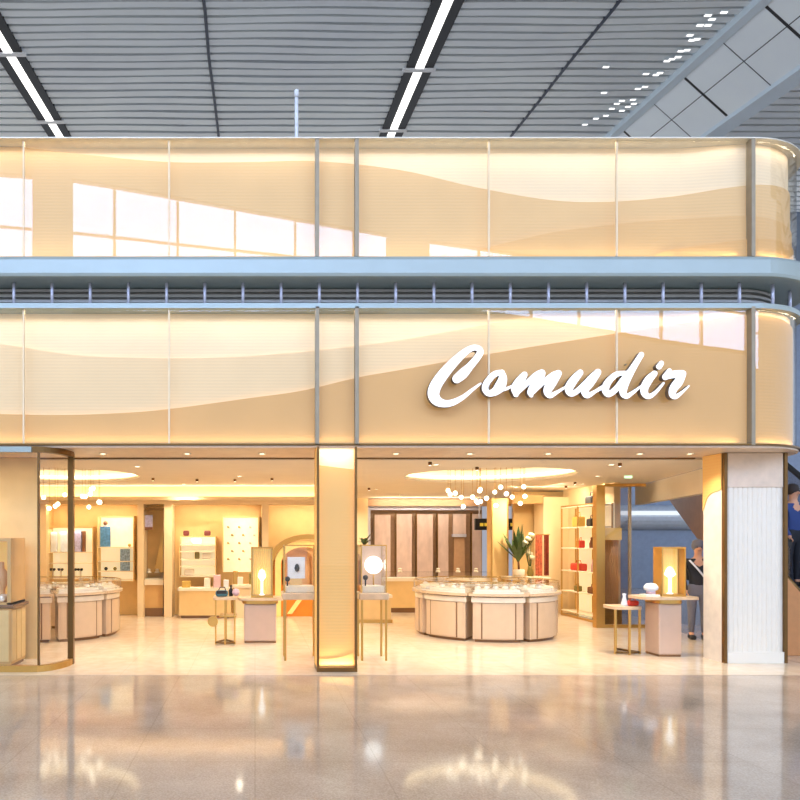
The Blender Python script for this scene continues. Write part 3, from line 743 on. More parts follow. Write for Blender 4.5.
# ------------------------------------------------------------------ people
def skin_mesh(joints, edges, sub=2):
    me = bpy.data.meshes.new('tmp'); me.from_pydata([j[0] for j in joints], edges, [])
    ob = bpy.data.objects.new('tmp', me); COL.objects.link(ob)
    sk = ob.modifiers.new('skin','SKIN')
    for v, j in zip(me.skin_vertices[0].data, joints):
        v.radius = j[1] if isinstance(j[1], tuple) else (j[1],j[1]); v.use_root = False
    me.skin_vertices[0].data[0].use_root = True
    sb = ob.modifiers.new('sub','SUBSURF'); sb.levels = sub; sb.render_levels = sub
    dg = bpy.context.evaluated_depsgraph_get(); dg.update()
    out = bpy.data.meshes.new_from_object(ob.evaluated_get(dg))
    COL.objects.unlink(ob); bpy.data.objects.remove(ob)
    for p in out.polygons: p.use_smooth = True
    return out
def person(label, loc, rz, cloth, legs, hat=None, strap=None):
    t = T('person', label, 'person', loc); t.rotation_euler = (0,0,rz)
    J = [((0,0,.95),(.125,.09)),((0,0,1.12),(.115,.085)),((0,0,1.34),(.17,.11)),((0,0,1.47),(.08,.07)),((0,0,1.54),.055),((0,-.02,1.63),(.075,.09)),((0,-.015,1.72),(.07,.085)),
         ((.19,0,1.42),.055),((.24,.01,1.15),.043),((.23,-.10,.92),.032),((.23,-.13,.83),.03),
         ((-.19,0,1.42),.055),((-.24,.01,1.15),.043),((-.22,-.12,.93),.032),((-.22,-.15,.84),.03),
         ((.09,0,.85),.09),((.10,-.01,.50),.062),((.10,.02,.09),.042),((.11,-.12,.045),.04),
         ((-.09,0,.85),.09),((-.10,.0,.50),.062),((-.10,.03,.09),.042),((-.11,-.11,.045),.04)]
    Ed = [(0,1),(1,2),(2,3),(3,4),(4,5),(5,6),(2,7),(7,8),(8,9),(9,10),(2,11),(11,12),(12,13),(13,14),(0,15),(15,16),(16,17),(17,18),(0,19),(19,20),(20,21),(21,22)]
    def add(name, me, m):
        o = bpy.data.objects.new(name, me); COL.objects.link(o); o.parent = t; me.materials.clear(); me.materials.append(M[m]); return o
    add('body', skin_mesh(J, Ed), 'skin')
    k = 1.16
    g = lambda r: tuple(a*k for a in r) if isinstance(r, tuple) else r*k
    add('shirt', skin_mesh([((0,0,.84) if i == 0 else J[i][0], (.19,.15) if i == 0 else g(J[i][1])) for i in (0,1,2,7,8,9,11,12,13)]+[((0,0,1.46),(.095,.085)),((.23,-.12,.87),.04),((-.22,-.14,.875),.04)], [(0,1),(1,2),(2,3),(3,4),(4,5),(2,6),(6,7),(7,8),(2,9),(5,10),(8,11)]), cloth)
    add('trousers', skin_mesh([(J[i][0], g(J[i][1])) for i in (0,15,16,17,19,20,21)]+[((0,0,1.07),(.16,.125))], [(0,1),(1,2),(2,3),(0,4),(4,5),(5,6),(0,7)]), legs)
    mb = MB().lathe([(.075,1.62),(.102,1.66),(.104,1.72),(.085,1.785),(.04,1.815),(0,1.82)], (0,.012,0), 16)
    o = link('hair', mb, hat or 'hair'); o.parent = t
    mb = MB().ball((.032,-.100,1.675), .011, 8).ball((-.032,-.100,1.675), .011, 8); o = link('eye', mb, 'black'); o.parent = t
    o = link('nose', MB().ball((0,-.112,1.645), .016, 8, 1.4), 'skin'); o.parent = t
    o = link('mouth', MB().box(-.022,.022,-.104,-.092,1.603,1.611,.003), 'plum'); o.parent = t
    for sxx in (-1,1):
        mb = MB()
        for q in range(4): mb.tube([(sxx*(.225+.002),-.145+.018*q,.845),(sxx*.232,-.150+.019*q,.80),(sxx*.225,-.145+.018*q,.757+.012*abs(q-1.5))], [.010,.009,.007], 6)
        mb.tube([(sxx*.21,-.16,.85),(sxx*.19,-.175,.81),(sxx*.195,-.17,.785)], [.011,.010,.008], 6)
        o = link('hand', mb, 'skin'); o.parent = t
        mb = MB().box(sxx*.105-.048,sxx*.105+.048,-.19,.09,.0,.085,.03); o = link('shoe', mb, 'black'); o.parent = t
    if strap:
        o = link('strap', MB().tube([(-.16,-.115,1.44),(-.05,-.15,1.3),(.06,-.148,1.15),(.15,-.13,1.0)], .018, 6), strap); o.parent = t
        o = link('backpack', MB().box(-.15,.15,.11,.27,1.05,1.45,.05), 'blackcloth'); o.parent = t
    return t
person('person in black clothing with a pale strap standing behind the column beside the pedestal', (PX(698,12.75),12.75-DC,-.004), radians(-20), 'blackcloth', 'greycloth', 'greycloth', 'whitecloth')
ps = E0+ed*.165+wv.normalized()*.69
person('person in a blue shirt riding the escalator past the ribbed column', (ps.x,ps.y,E0.z+ed.z*.2+.402), radians(10), 'blueshirt', 'blackcloth')

# ------------------------------------------------------------------ round counters
def counter(c, ang, label, first=None):
    loc = Vector((c[0],c[1],0))
    if first: return dup(first, loc, label, ang)
    t = T('curved_counter', label, 'counter', loc, 'curved counters of the round islands')
    h = radians(19.6); cc = (c[0],c[1])
    part('plinth', MB().sector(0.769,1.239,-h*.93,h*.93,0,.05,cc), 'toe', t)
    part('body', MB().sector(0.748,1.282,-h,h,.05,.70,cc), 'counter', t)
    part('front_panel', MB().sector(1.282,1.305,-h*.62,h*.62,.07,.685,cc), 'counter', t)
    for sgn in (-1,1):
        part('pilaster', MB().sector(1.282,1.294,sgn*h*.78-.045,sgn*h*.78+.045,.06,.69,cc,3), 'counter', t)
        part('bronze_inlay', MB().sector(1.282,1.297,sgn*h*.655-.008,sgn*h*.655+.008,.06,.69,cc,2), 'toe', t)
    part('light_rim', MB().sector(0.737,1.308,-h*1.05,h*1.05,.70,.79,cc), 'counter_rim', t)
    part('top', MB().sector(0.705,1.362,-h*1.12,h*1.12,.81,.855,cc), 'stone', t)
    part('shadow_gap', MB().sector(0.769,1.271,-h,h,.79,.81,cc), 'toe', t)
    part('tray', MB().sector(0.769,1.292,-h*1.0,h*1.0,.855,.885,cc), 'cream', t)
    part('riser', MB().sector(0.854,1.218,-h*.95,h*.95,.885,.925,cc), 'cream', t)
    part('glass_case', MB().sector(0.726,1.335,-h*1.1,h*1.1,.886,1.03,cc), 'glass_clear', t)
    mb = MB().sector(1.322,1.335,-h*1.1,h*1.1,1.03,1.04,cc).sector(0.726,0.739,-h*1.1,h*1.1,1.03,1.04,cc)
    part('case_trim', mb, 'gold', t)
    t.rotation_euler = (0,0,ang); return t
IA = (4.43,3.82); IB = (-3.94,3.82)
names = ['curved cream counter under the pendant globes, facing the entrance with the widest panel','cream counter next to the widest one in the round island, toward the rack',
 'curved cream counter turned toward the shelf rack in the round island','rear curved counter of the island in front of the red scarves','rear curved counter of the island in front of the gold column',
 'rear curved counter of the island in front of the bronze panels','curved counter turned toward the pillar in the island below the pendant globes','curved cream counter of the island between the widest one and the pillar']
c0 = None
for k in range(8):
    a = radians(-7.4+45*k)
    r = counter(IA, a, names[k], c0); c0 = c0 or r
names2 = ['curved counter of the island behind the glass window, facing the entrance','curved counter next to the bronze corner post in the island behind the window','curved counter of the windowside island turned toward the pillar',
 'rear curved counter of the windowside island before the blue picture card','rear curved counter of the windowside island before the white boxes','rear curved counter of the windowside island before the tan pier','curved counter of the windowside island turned away from the pillar','curved counter of the windowside island behind the tan counter']
for k in range(8): counter(IB, radians(-3.5+45*k), names2[k], c0)
# small stands on the glass tops
proto = None
def stand_geo(mb, b): return mb.lathe([(0,0),(.06,0),(.055,.03),(.03,.045),(.045,.07),(.04,.09),(.02,.098),(0,.1)], b, 12)
spots = []
for c, n in ((IA,[-62,-46,-38,-24,-16,-8,2,9,16,30,37,44,60,80,95,122,150,178,205,228,250]),(IB,[-20,2,8,14,28,34,40,58,66,75,100,130,160])):
    for d in n:
        a = radians(d); r_ = 1.03+.1*sin(d*3.1); spots.append((c[0]+r_*sin(a), c[1]-r_*cos(a), .926))
grp = {0:'small white jewellery stand inside the glass top of the round counter below the globes', 1:'small white jewellery stand inside the glass top of the counter behind the curved window'}
for x, y, z in spots:
    own = 0 if x > 0 else 1
    p = Vector((x,y,z))
    if proto is None:
        proto = T('jewellery_stand', grp[own], 'jewellery stand', p, 'white stands on the round counters')
        part('bust', stand_geo(MB(), p), 'cream', proto); part('chain', MB().lathe([(.044,.066),(.049,.066),(.049,.074),(.044,.074)], p, 12), 'gold', proto)
    else: dup(proto, p, grp[own])
for own in (0,1): pass
# pendant clusters
def cluster(c, label, n, seed):
    rr = random.Random(seed)
    t = T('pendant_cluster', label, 'chandelier', (c[0],c[1],ZC+.2), 'glass globe clusters')
    part('canopy', MB().lathe([(0,0),(.35,0),(.35,.03),(0,.03)], (c[0],c[1],ZC+.22), 24), 'gold', t)
    for i in range(n):
        a = rr.uniform(0,2*pi); r_ = .8*math.sqrt(rr.random()); z = rr.uniform(2.41,2.82)
        x, y = c[0]+r_*cos(a), c[1]+r_*sin(a)*.9
        gl_ = part('globe', MB().ball((x,y,z), .042, 12), 'globe', t)
        o = part('wire', MB().tube([(x,y,z+.042),(x,y,ZC+.24)], .004, 5), 'gold', t); o.parent = gl_
    return t
cluster((4.46,3.95), 'cluster of glowing glass globes hanging in the ceiling ring over the round counter', 20, 3)
cluster((-3.75,3.95), 'cluster of glowing glass globes hanging behind the curved bronze window frame', 16, 5)

# ------------------------------------------------------------------ wall counter behind the island
t = T('wall_counter', 'long tan counter with white glass top in front of the bronze panels', 'counter', P(430,600,17.2))
xa, xb = PX(374,17.3), PX(505,17.3)
part('body', MB().box(xa+.03,xb-.03,17.33-DC,17.8-DC,.12,.78), 'tan', t)
part('plinth', MB().box(xa+.05,xb-.05,17.38-DC,17.78-DC,0,.12), 'toe', t)
part('light_rim', MB().box(xa,xb,17.3-DC,17.82-DC,.78,.84), 'counter_rim', t)
part('glass_case', MB().box(xa,xb,17.3-DC,17.82-DC,.86,1.0), 'glass_thin', t)
part('tray', MB().box(xa+.02,xb-.02,17.32-DC,17.8-DC,.84,.86), 'cream', t)
for i, (x, y_) in enumerate(((400,17.5),(438,17.5),(458,17.55),(476,17.5))):
    dup(proto, (PX(x,y_),y_-DC,1.001), 'small white jewellery stand on the long counter before the %s bronze panel'%['second','fourth','fifth','sixth'][i])['group'] = 'white stands on the long counter'
t = T('corner_table', 'low cream table in front of the gold column holding the palm and scarves', 'table', P(530,608,16.9))
part('top', MB().pbox(509,551,577,580,16.6,.58,.01), 'counter_rim', t)
for x in (511,549):
    for d in (16.65,17.1): part('leg', MB().box(PX(x,16.6)-.025,PX(x,16.6)+.025,d-DC,d-DC+.05,0,PZ(580,16.6)), 'gold', t)

# palm, blossoms, scarves, plant
ztab = PZ(577,16.6)
def frond(mb, base, az, el, L, wdt, droop):
    pts = []
    for i in range(9):
        f = i/8; r_ = L*f*cos(el)*(1-.15*f); z = L*f*sin(el)-droop*f*f
        pts.append(Vector((base[0]+r_*cos(az), base[1]+r_*sin(az)*.6, base[2]+z)))
    side = Vector((-sin(az),cos(az),0))
    rows = []
    for i, p in enumerate(pts):
        wv_ = wdt*sin(pi*min(1,.12+.86*i/8))**.8
        rows.append([p-side*wv_, p+Vector((0,0,-.15*wv_)), p+side*wv_, p+Vector((0,0,.12*wv_))])
    return mb.slab(rows)
b = (PX(519,16.9), 16.9-DC, ztab)
t = T('palm', 'potted palm with dark green fronds beside the gold column', 'plant', b)
part('pot', MB().lathe([(0,0),(.10,0),(.13,.05),(.13,.16),(.11,.17),(.10,.15),(0,.15)], b, 18), 'cream', t)
part('stem', MB().tube([(b[0],b[1],b[2]+.14),(b[0]-.02,b[1],b[2]+.42)], [.03,.02], 8), 'brownbag', t)
rr = random.Random(2)
for i in range(20):
    part('frond', frond(MB(), (b[0]-.02,b[1],b[2]+.35+.03*(i%3)), i*2.4, radians(rr.uniform(35,84)), rr.uniform(.55,.95), .06, rr.uniform(.0,.12)), 'leaf', t)
b = (PX(531,16.9), 16.95-DC, ztab)
t = T('flower_vase', 'vase of tall cream blossoms between the palm and the red scarf', 'flowers', b)
part('vase', MB().lathe([(0,0),(.06,0),(.08,.08),(.05,.2),(.06,.24),(.045,.24),(.04,.2),(0,.05)], b, 16), 'olive', t)
for i in range(7):
    a = i*.9; q = (b[0]+.09*cos(a)-.05, b[1]+.06*sin(a), b[2]+.45+.09*i)
    part('stem', MB().tube([(b[0],b[1],b[2]+.1),q], .008, 5), 'leaf', t)
    mb = MB()
    for k in range(5): mb.ball((q[0]+.035*cos(k*1.26),q[1]+.03*sin(k*1.26),q[2]+.02*(k%2)), .05, 8)
    part('blossom', mb, 'blossom', t)
for (a, b_, m, lab) in ((535.5,542.5,'redcloth','red patterned silk scarf hanging beside the cream blossoms'),(544.2,549,'maroon','narrow maroon silk scarf hanging next to the red one')):
    rows = []
    xa, xb = PX(a,16.9), PX(b_,16.9)
    rows = [[(xa+(xb-xa)*i/12, 16.9-DC+.02*sin(i*1.6)+d, z) for d, z in ((0,ztab+.02),(.012,ztab+.02),(.012,PZ(535,16.9)),(0,PZ(535,16.9)))] for i in range(13)]
    t = T('scarf', lab, 'scarf', P((a+b_)/2,577,16.9))
    part('cloth', MB().slab(rows), m, t)
    part('hanger', MB().tube([(xa-.02,16.9-DC,PZ(534.5,16.9)),(xb+.02,16.9-DC,PZ(534.5,16.9))], .012, 6), 'gold', t)
    part('stand', MB().tube([((xa+xb)/2,16.93-DC,ztab),((xa+xb)/2,16.93-DC,PZ(534.5,16.9))], .010, 6), 'gold', t)

# ------------------------------------------------------------------ left wall niches
DS = 16.55
def shelf_unit(name, label, x0, x1, y0, y1, shelves, back='lit_cream', D=DS, fr='tan'):
    t = T(name, label, 'shelf', P((x0+x1)/2,y1,D))
    dep = DB+.1-D-.001
    part('back', MB().pbox(x0,x1,y0,y1,D+dep-.03,.028), back, t)
    mb = MB().pbox(x0-1,x1+1,y0-1.2,y0,D,dep-.002).pbox(x0-1,x0,y0,y1,D,dep-.002).pbox(x1,x1+1,y0,y1,D,dep-.002)
    part('frame', mb, fr, t)
    for y in shelves: part('shelf', MB().pbox(x0,x1,y,y+1.0,D+.01,dep-.045), 'counter_rim', t)
    area('shelf_fill_light', (PX((x0+x1)/2,D), D-DC+.03, PZ(y0,D)-.012), PX(x1,D)-PX(x0,D)-.06, .03, 3.5, (1,.88,.7), (radians(20),0,0), parent=t)  # light added under the frame top to brighten the goods
    return t
shelf_unit('wall_shelf', 'lit wall shelf with white boxes behind the curved glass window', 49,92,528,579,[552,563,577.5])
shelf_unit('wall_shelf', 'lit wall shelf with two blue picture cards', 98,133,517,581,[547,561,571,579.5])
shelf_unit('wall_shelf', 'lit wall shelf with two dark ornaments on its top board', 180,215,537,577,[544.5,551,559,566,575.5])
t = shelf_unit('pegboard_case', 'tall lit cream display case with rows of small jewellery', 223,258,517,572,[])
def item_box(name, label, cat, x0, x1, y0, y1, D, dep, m, bev=.01, group=None):
    return solo(name, label, cat, MB().pbox(x0,x1,y0,y1,D,dep,bev), m, group)
def ball_item(name, label, cat, x, y, D, r, m, sz=1.0, group=None):
    p = P(x,y,D); return solo(name, label, cat, MB().ball(p, r, 12, sz), m, group)
DI = DS+.08
item_box('white_box', 'white box on the shelf between the bronze posts, first from the window corner', 'box', 50.5,56.5,532,551.8,DI,.12,'white')
item_box('white_box', 'wider white box next to the first one on the shelf behind the window', 'box', 60,68.5,532,551.8,DI,.12,'white')
item_box('printed_box', 'violet printed box on the shelf just past the bronze corner post', 'box', 74,81,531,551.8,DI,.12,'violet')
item_box('brown_box', 'narrow brown box behind the violet printed box', 'box', 82,85,531,551.8,DI+.03,.1,'brownbag')
for i, x in enumerate((52.5,60.5,74,80)):
    p = P(x,569.5,DI)
    lab = ['dark sunglasses on the lower shelf, first from the window corner','dark sunglasses on the lower shelf below the wider white box','dark sunglasses on the lower shelf below the violet box','dark sunglasses on the lower shelf below the brown box'][i]
    t = T('sunglasses', lab, 'sunglasses', p, 'sunglasses on the lower shelf')
    part('lens', MB().ball(p+Vector((-.04,0,0)), .035, 10).ball(p+Vector((.04,0,0)), .035, 10), 'black', t)
    part('bridge', MB().tube([p+Vector((-.08,0,.02)),p+Vector((.08,0,.02))], .007, 6), 'brownbag', t)
    part('stand', MB().cyl((p.x,p.y+.05,PZ(577.5,DS)), .02, p.z-PZ(577.5,DS)+.01, 8), 'cream', t)
def card(label, x0, x1, y0, y1, m, head=True):
    t = T('picture_card', label, 'picture', P((x0+x1)/2,y1,DI), 'blue picture cards')
    part('print', MB().pbox(x0,x1,y0,y1,DI,.03,.004), m, t)
    if head:
        p = P((x0+x1)/2,y0-3.4,DI); part('top_ornament', MB().ball((p.x,p.y+.02,p.z), .055, 10), 'brownbag', t)
        part('neck', MB().pbox((x0+x1)/2-2,(x0+x1)/2+2,y0-3,y0,DI+.005,.02), 'white', t)
    return t
card('deep blue picture card with a dark ornament on top, on the lit shelf', 100,110.5,526.5,546.8,'blue')
card('pale blue patterned picture card on the lower boards of the lit shelf', 120,130,549,570.8,'bluegrey', False)
ball_item('ornament', 'dark round ornament on the shelf beside the pale blue card, first of two', 'ornament', 106,568.6,DI,.045,'black')
ball_item('ornament', 'dark olive round ornament next to the pale blue card, second of two', 'ornament', 115,568.6,DI,.045,'olive')
item_box('bracelet_tray', 'small grey tray on the bottom board under the round ornaments', 'tray', 103,114,577,579.4,DI,.1,'mauve',.004)
ball_item('ornament', 'small gold ornament on the upper board beside the deep blue card', 'ornament', 129.5,545.2,DI,.04,'goldbag')
item_box('handbag', 'dark plum bag on top of the lit shelf, first of two', 'bag', 183,189,530.5,535.7,DI,.1,'plum',.03)
item_box('handbag', 'dark plum bag on top of the lit shelf, second of two nearer the pegboard', 'bag', 204,210.5,530.5,535.7,DI,.1,'plum',.03)
item_box('olive_flask', 'olive flask in the middle of the lit shelf below the plum bags', 'ornament', 194.5,199.5,552,558.8,DI,.08,'olive',.02)
item_box('white_clutch', 'cream clutch on the upper board of the shelf with plum bags', 'bag', 191,201,538.5,544.3,DI,.1,'cream',.02)
item_box('white_clutch', 'cream clutch on the lowest board of the shelf with plum bags', 'bag', 184,194,569,575.3,DI,.1,'cream',.02)
item_box('white_clutch', 'cream clutch beside the olive flask on the lit shelf', 'bag', 202,211,553,558.8,DI,.1,'cream',.02)
k = 0
for r_ in range(5):
    for c in range(3):
        x = 229+c*11+(3 if r_ % 2 else -1); y = 527+r_*8
        p = P(x,y,DB+.04)
        solo('brooch', 'small gold brooch pinned in the tall lit cream case', 'jewellery', MB().ball(p, .024, 8).ball(p+Vector((.03,0,-.02)), .014, 6), ['olive','gold','pinkitem'][c], 'brooches in the lit case')['label'] = '%s brooch %s of the tall lit case, %s'%(['olive','gold','pink'][c], ['in the top row','in the second row','in the middle row','in the fourth row','in the bottom row'][r_], ['on the plum bag side','in the central column','on the pillar side'][c]); k += 1
t = T('low_cabinet', 'low tan cabinet below the shelf with plum bags', 'cabinet', P(205,616,16.0))
part('body', MB().pbox(179,231,591,615.5,16.1,.4), 'tan', t); part('top', MB().pbox(177.5,232,588,591,16.08,.44,.008), 'counter_rim', t); part('plinth', MB().pbox(181,229,615.5,CY+EYE*F/16.15,16.15,.3), 'toe', t)
t = T('display_table', 'cream display table under the tall lit jewellery case', 'table', P(245,616,16.0))
part('top', MB().pbox(232.5,262,585,588,16.05,.5,.008), 'counter_rim', t); part('body', MB().pbox(234,260,588,CY+EYE*F/16.1,16.1,.4), 'wall', t)
ztop = PZ(588,16.08)
for i, (x, y, wd, h, m, lab) in enumerate(((186,588,8,7,'goldbag','gold box on the low tan cabinet, at its outer end'),(207,588,6,10,'cream','cream display block in the middle of the low tan cabinet'),(217,588,7,13,'pinkitem','pink display block on the low tan cabinet'),(226,588,5,8,'white','white display block on the low tan cabinet next to the table'))):
    item_box('display_block', lab, 'display block', x-wd/2,x+wd/2,y-h,y,16.2,.15,m,.012)
for i, (x, h, m, lab) in enumerate(((227.5,14,'gold','gold stand on the cream table nearest the plum bag shelf'),(240,8,'cream','cream block on the table under the jewellery case'),(252,12,'olive','olive stand on the table under the jewellery case'))):
    item_box('display_stand', lab, 'display stand', max(233,x-3),max(238,x+3),585-h,584.9,16.25,.12,m,.012)
# added cove uplight brightening the ceiling above the niches, lamps in the niche heads
struct('trim_6', MB().box(-8,PX(350,DH),DH-DC-.20,DH-DC,2.72,2.75).box(-8,PX(350,DH),DH-DC-.20,DH-DC-.18,2.75,2.80), 'wall')  # ledge added to hide the ceiling uplight
area('added_uplight', (-3.0,DH-DC-.10,2.77), 9.6, .10, 36, WARM, (pi+radians(6),0,0))  # unseen uplight added to brighten the shop ceiling
for xa, xb in ((44,137),(172,262),(270,343)):
    area('niche_lamp', ((PX(xa,DH)+PX(xb,DH))/2, DH-DC+.06, PZ(504,DH)-.02), PX(xb,DH)-PX(xa,DH)-.1, .06, 15, WARM, (radians(16),0,0))
area('panel_fill_light', (PX(425,20.6),20.4-DC,ZC-.05), 2.6, .08, 26, (1,.88,.72), (radians(30),0,0))  # unseen light added to brighten the bronze panels
area('added_uplight', (PX(425,20.7),20.6-DC,2.80), 3.0, .08, 16, WARM, (pi,0,0))  # second unseen uplight, added for the ceiling at the rear
area('wall_fill_light', (6.75,6.6,ZC-.03), 1.6, .06, 20, WARM, (radians(48),0,0))  # unseen light added to lift the dim rear wall
area('rack_fill_light', (6.7,6.2,ZC-.03), .06, 1.2, 16, WARM, (0,-radians(40),0))  # unseen light added to lift the shelf rack
# narrow opening with counter and hanging screen
t = T('narrow_counter', 'narrow tan counter with white glass top between the two cream piers', 'counter', P(154,613,16.5))
part('body', MB().pbox(144.5,163,585,608,16.5,.38), 'tan_deep', t); part('light_rim', MB().pbox(144,163.5,580,585,16.45,.42), 'counter_rim', t)
part('plinth', MB().pbox(144.5,163,608,CY+EYE*F/16.52,16.52,.3), 'toe', t); part('glass_case', MB().pbox(144.2,163.3,573,580,16.46,.4), 'glass_thin', t); part('tray', MB().pbox(145,162.5,578.6,579.8,16.5,.34), 'cream', t)
t = T('hanging_screen', 'small lavender screen hanging high between the two cream piers', 'screen', P(150,530,16.5))
part('panel', MB().pbox(144.5,152.5,515,527,16.5,.04,.005), 'violet', t); part('lower_edge', MB().pbox(144.5,152.5,527,530,16.5,.04,.005), 'brownbag', t); part('rail', MB().pbox(143.8,163.8,508,510.2,16.45,.05), 'bronze', t)
for i, x in enumerate((149,157)): dup(proto, P(x,573,16.65)+Vector((0,0,.002)), 'small white jewellery stand on the narrow counter between piers, %s'%['below the lavender screen','beside the other pier'][i])['group'] = 'white stands on the narrow counter'
t = T('leaning_panel', 'slim tan panel leaning behind the narrow counter', 'panel', P(158,573,16.7))
part('board', MB().prism([(PX(154,16.7),PZ(572,16.7)),(PX(163,16.7),PZ(572,16.7)),(PX(163,16.7),PZ(530,16.7))], 16.72-DC, 16.76-DC, 'XZ'), 'gold', t)

# arch bay
t = T('arch_display', 'golden arch with an orange and peach alcove beside the pillar', 'arch', P(305,616,16.3))
def arch_pts(cx, top, hw, base, D, n=16):
    pts = [(PX(cx-hw,D),PZ(base,D))]
    rh = PZ(top,D); spring = rh-(hw*D/F)*.75
    for i in range(n+1):
        a = pi-pi*i/n; pts.append((PX(cx,D)+hw*D/F*cos(a), spring+(rh-spring)*sin(a)))
    pts.append((PX(cx+hw,D),PZ(base,D))); return pts
def arch_band(mb, cx, top, hw, th, base, D, dep):
    A = arch_pts(cx,top,hw,base,D); B = arch_pts(cx,top+th,hw-th,base,D)
    return mb.slab([[(a[0],D-DC,a[1]),(b[0],D-DC,b[1]),(b[0],D-DC+dep,b[1]),(a[0],D-DC+dep,a[1])] for a, b in zip(A,B)])
bs = CY+EYE*F/16.5
part('outer_arch', arch_band(MB(), 308, 534, 40, 5, bs, 16.4, .3), 'gold', t)
part('middle_arch', arch_band(MB(), 304, 541, 29, 6, bs, 16.48, .3), 'lit_gold', t)
part('inner_arch', arch_band(MB(), 299, 546, 17, 3.5, bs, 16.55, .25), 'peach', t)
part('alcove', MB().prism(arch_pts(300,546,27,bs,16.72), 16.74-DC, 16.78-DC, 'XZ'), 'peach', t)
part('lower_panel', MB().pbox(271,318,585,617,16.5,.05), 'orange', t)
part('side_panel', MB().pbox(271,286,560,585,16.55,.05), 'orange', t)
part('diagonal_trim', MB().prism([(PX(287,16.45),PZ(614,16.45)),(PX(292,16.45),PZ(614,16.45)),(PX(302,16.45),PZ(600,16.45)),(PX(297,16.45),PZ(600,16.45))], 16.45-DC, 16.49-DC, 'XZ'), 'lit_gold', t)

# ------------------------------------------------------------------ pedestal groups
def vitrine(label, x0, x1, y0, y1, D, dep, glow):
    t = T('lit_display_case', label, 'display case', P((x0+x1)/2,y1,D+dep/2))
    X0, X1, Z0, Z1 = PX(x0,D), PX(x1,D), PZ(y1,D), PZ(y0,D); Y0 = D-DC
    mb = MB().box(X0,X1,Y0,Y0+dep,Z1-.025,Z1).box(X0,X1,Y0,Y0+dep,Z0,Z0+.04).box(X0,X0+.022,Y0,Y0+dep,Z0+.04,Z1-.025).box(X1-.022,X1,Y0,Y0+dep,Z0+.04,Z1-.025)
    part('case', mb, 'gold', t)
    n = 10; mb = MB()                                   # folded golden back screen
    for i in range(n):
        xa = X0+.022+(X1-X0-.044)*i/n; xb = X0+.022+(X1-X0-.044)*(i+1)/n
        mb.prism([(xa,Y0+dep-.03),(xb,Y0+dep-.03),(xb,Y0+dep-.06),((xa+xb)/2,Y0+dep-.085),(xa,Y0+dep-.06)], Z0+.04, Z1-.025)
    part('back_screen', mb, 'lit_gold', t)
    part('glass', MB().box(X0+.022,X1-.022,Y0+.01,Y0+.016,Z0+.04,Z1-.025), 'glass_thin', t)
    c = Vector(((X0+X1)/2,Y0+dep*.45,Z0+.04))
    h = (Z1-Z0)
    return t, c, h
def pedestal(label, x0, x1, ytop, ybase, D, tx0, tx1, dep):
    t = T('pedestal_table', label, 'table', P((x0+x1)/2,ybase,D+dep/2))
    X0, X1 = PX(x0,D), PX(x1,D); Y0 = D-DC; zt = PZ(ytop,D)
    part('body', MB().box(X0,X1,Y0,Y0+dep*.8,.03,zt-.10,.02), 'pink', t)
    part('plinth', MB().box(X0+.01,X1-.01,Y0+.015,Y0+dep*.78,0,.03), 'toe', t)
    a, b = PX(tx0,D), PX(tx1,D); cx = (a+b)/2; hw = (b-a)/2
    def ell(k, h): return [(cx+hw*k*cos(2*pi*i/40), Y0+dep*.42+(dep*.62)*k*sin(2*pi*i/40)) for i in range(40)]
    part('top', MB().prism([(cx+math.copysign(abs(cos(2*pi*i/48))**.45,cos(2*pi*i/48))*hw, Y0+dep*.42+math.copysign(abs(sin(2*pi*i/48))**.45,sin(2*pi*i/48))*dep*.6) for i in range(48)], zt-.04, zt), 'stone', t)
    part('collar', MB().prism([((X0+X1)/2+math.copysign(abs(cos(2*pi*i/48))**.5,cos(2*pi*i/48))*(X1-X0)*.56, Y0+dep*.40+math.copysign(abs(sin(2*pi*i/48))**.5,sin(2*pi*i/48))*dep*.5) for i in range(48)], zt-.10, zt-.04), 'gold', t)
    return t
# group near the arch
D1 = DF(643)
pedestal('blush pedestal table with a gold collar, near the golden arch', 244,276.5,598,643,D1,238,285,.5)
t, c, h = vitrine('gold lit display case on the blush pedestal near the arch', 251,273,547,597.7,D1+.05,.3,1)
solo('case_glow_stand', 'glowing white stand for the lamp glow inside the gold case near the arch', 'jewellery stand', MB().lathe([(0,0),(.05,0),(.02,.02),(.02,.25),(.07,.32),(.05,.42),(0,.46)], c, 14), 'lamp_white')  # glowing shape stands in for the lamp glow in the case
def frame_table(label, x0, x1, ytop, D, dep, disc=None, mid=None):
    t = T('side_table', label, 'side table', P((x0+x1)/2,CY+EYE*F/D,D+dep/2))
    X0, X1 = PX(x0,D), PX(x1,D); Y0 = D-DC; zt = PZ(ytop,D); cx = (X0+X1)/2; hw = (X1-X0)/2
    part('top', MB().prism([(cx+math.copysign(abs(cos(2*pi*i/40))**.6,cos(2*pi*i/40))*hw, Y0+dep/2+math.copysign(abs(sin(2*pi*i/40))**.6,sin(2*pi*i/40))*dep/2) for i in range(40)], zt-.045, zt), 'stone', t)
    L = [(X0+.05,Y0+.09),(cx,Y0+.03),(X1-.05,Y0+.09),(cx,Y0+dep-.05)]
    for x, y in L: part('leg', MB().box(x-.014,x+.014,y-.014,y+.014,0,zt-.045), 'gold', t)
    mb = MB()
    for a, b in ((0,1),(1,2),(2,3),(3,0)): mb.tube([(L[a][0],L[a][1],.03),(L[b][0],L[b][1],.03)], .018, 6)
    part('base_rail', mb, 'bronze', t)
    if mid: part('shelf', MB().box(cx-.10,X1-.02,Y0+.05,Y0+dep-.06,PZ(mid,D)-.03,PZ(mid,D),.006), 'gold', t)
    if disc:
        p = P(disc[0],disc[1],D); part('disc', MB().prism([(p.x+.09*cos(2*pi*i/28),p.z+.09*sin(2*pi*i/28)) for i in range(28)], Y0+.06, Y0+.10, 'XZ'), 'gold', t)
    return t
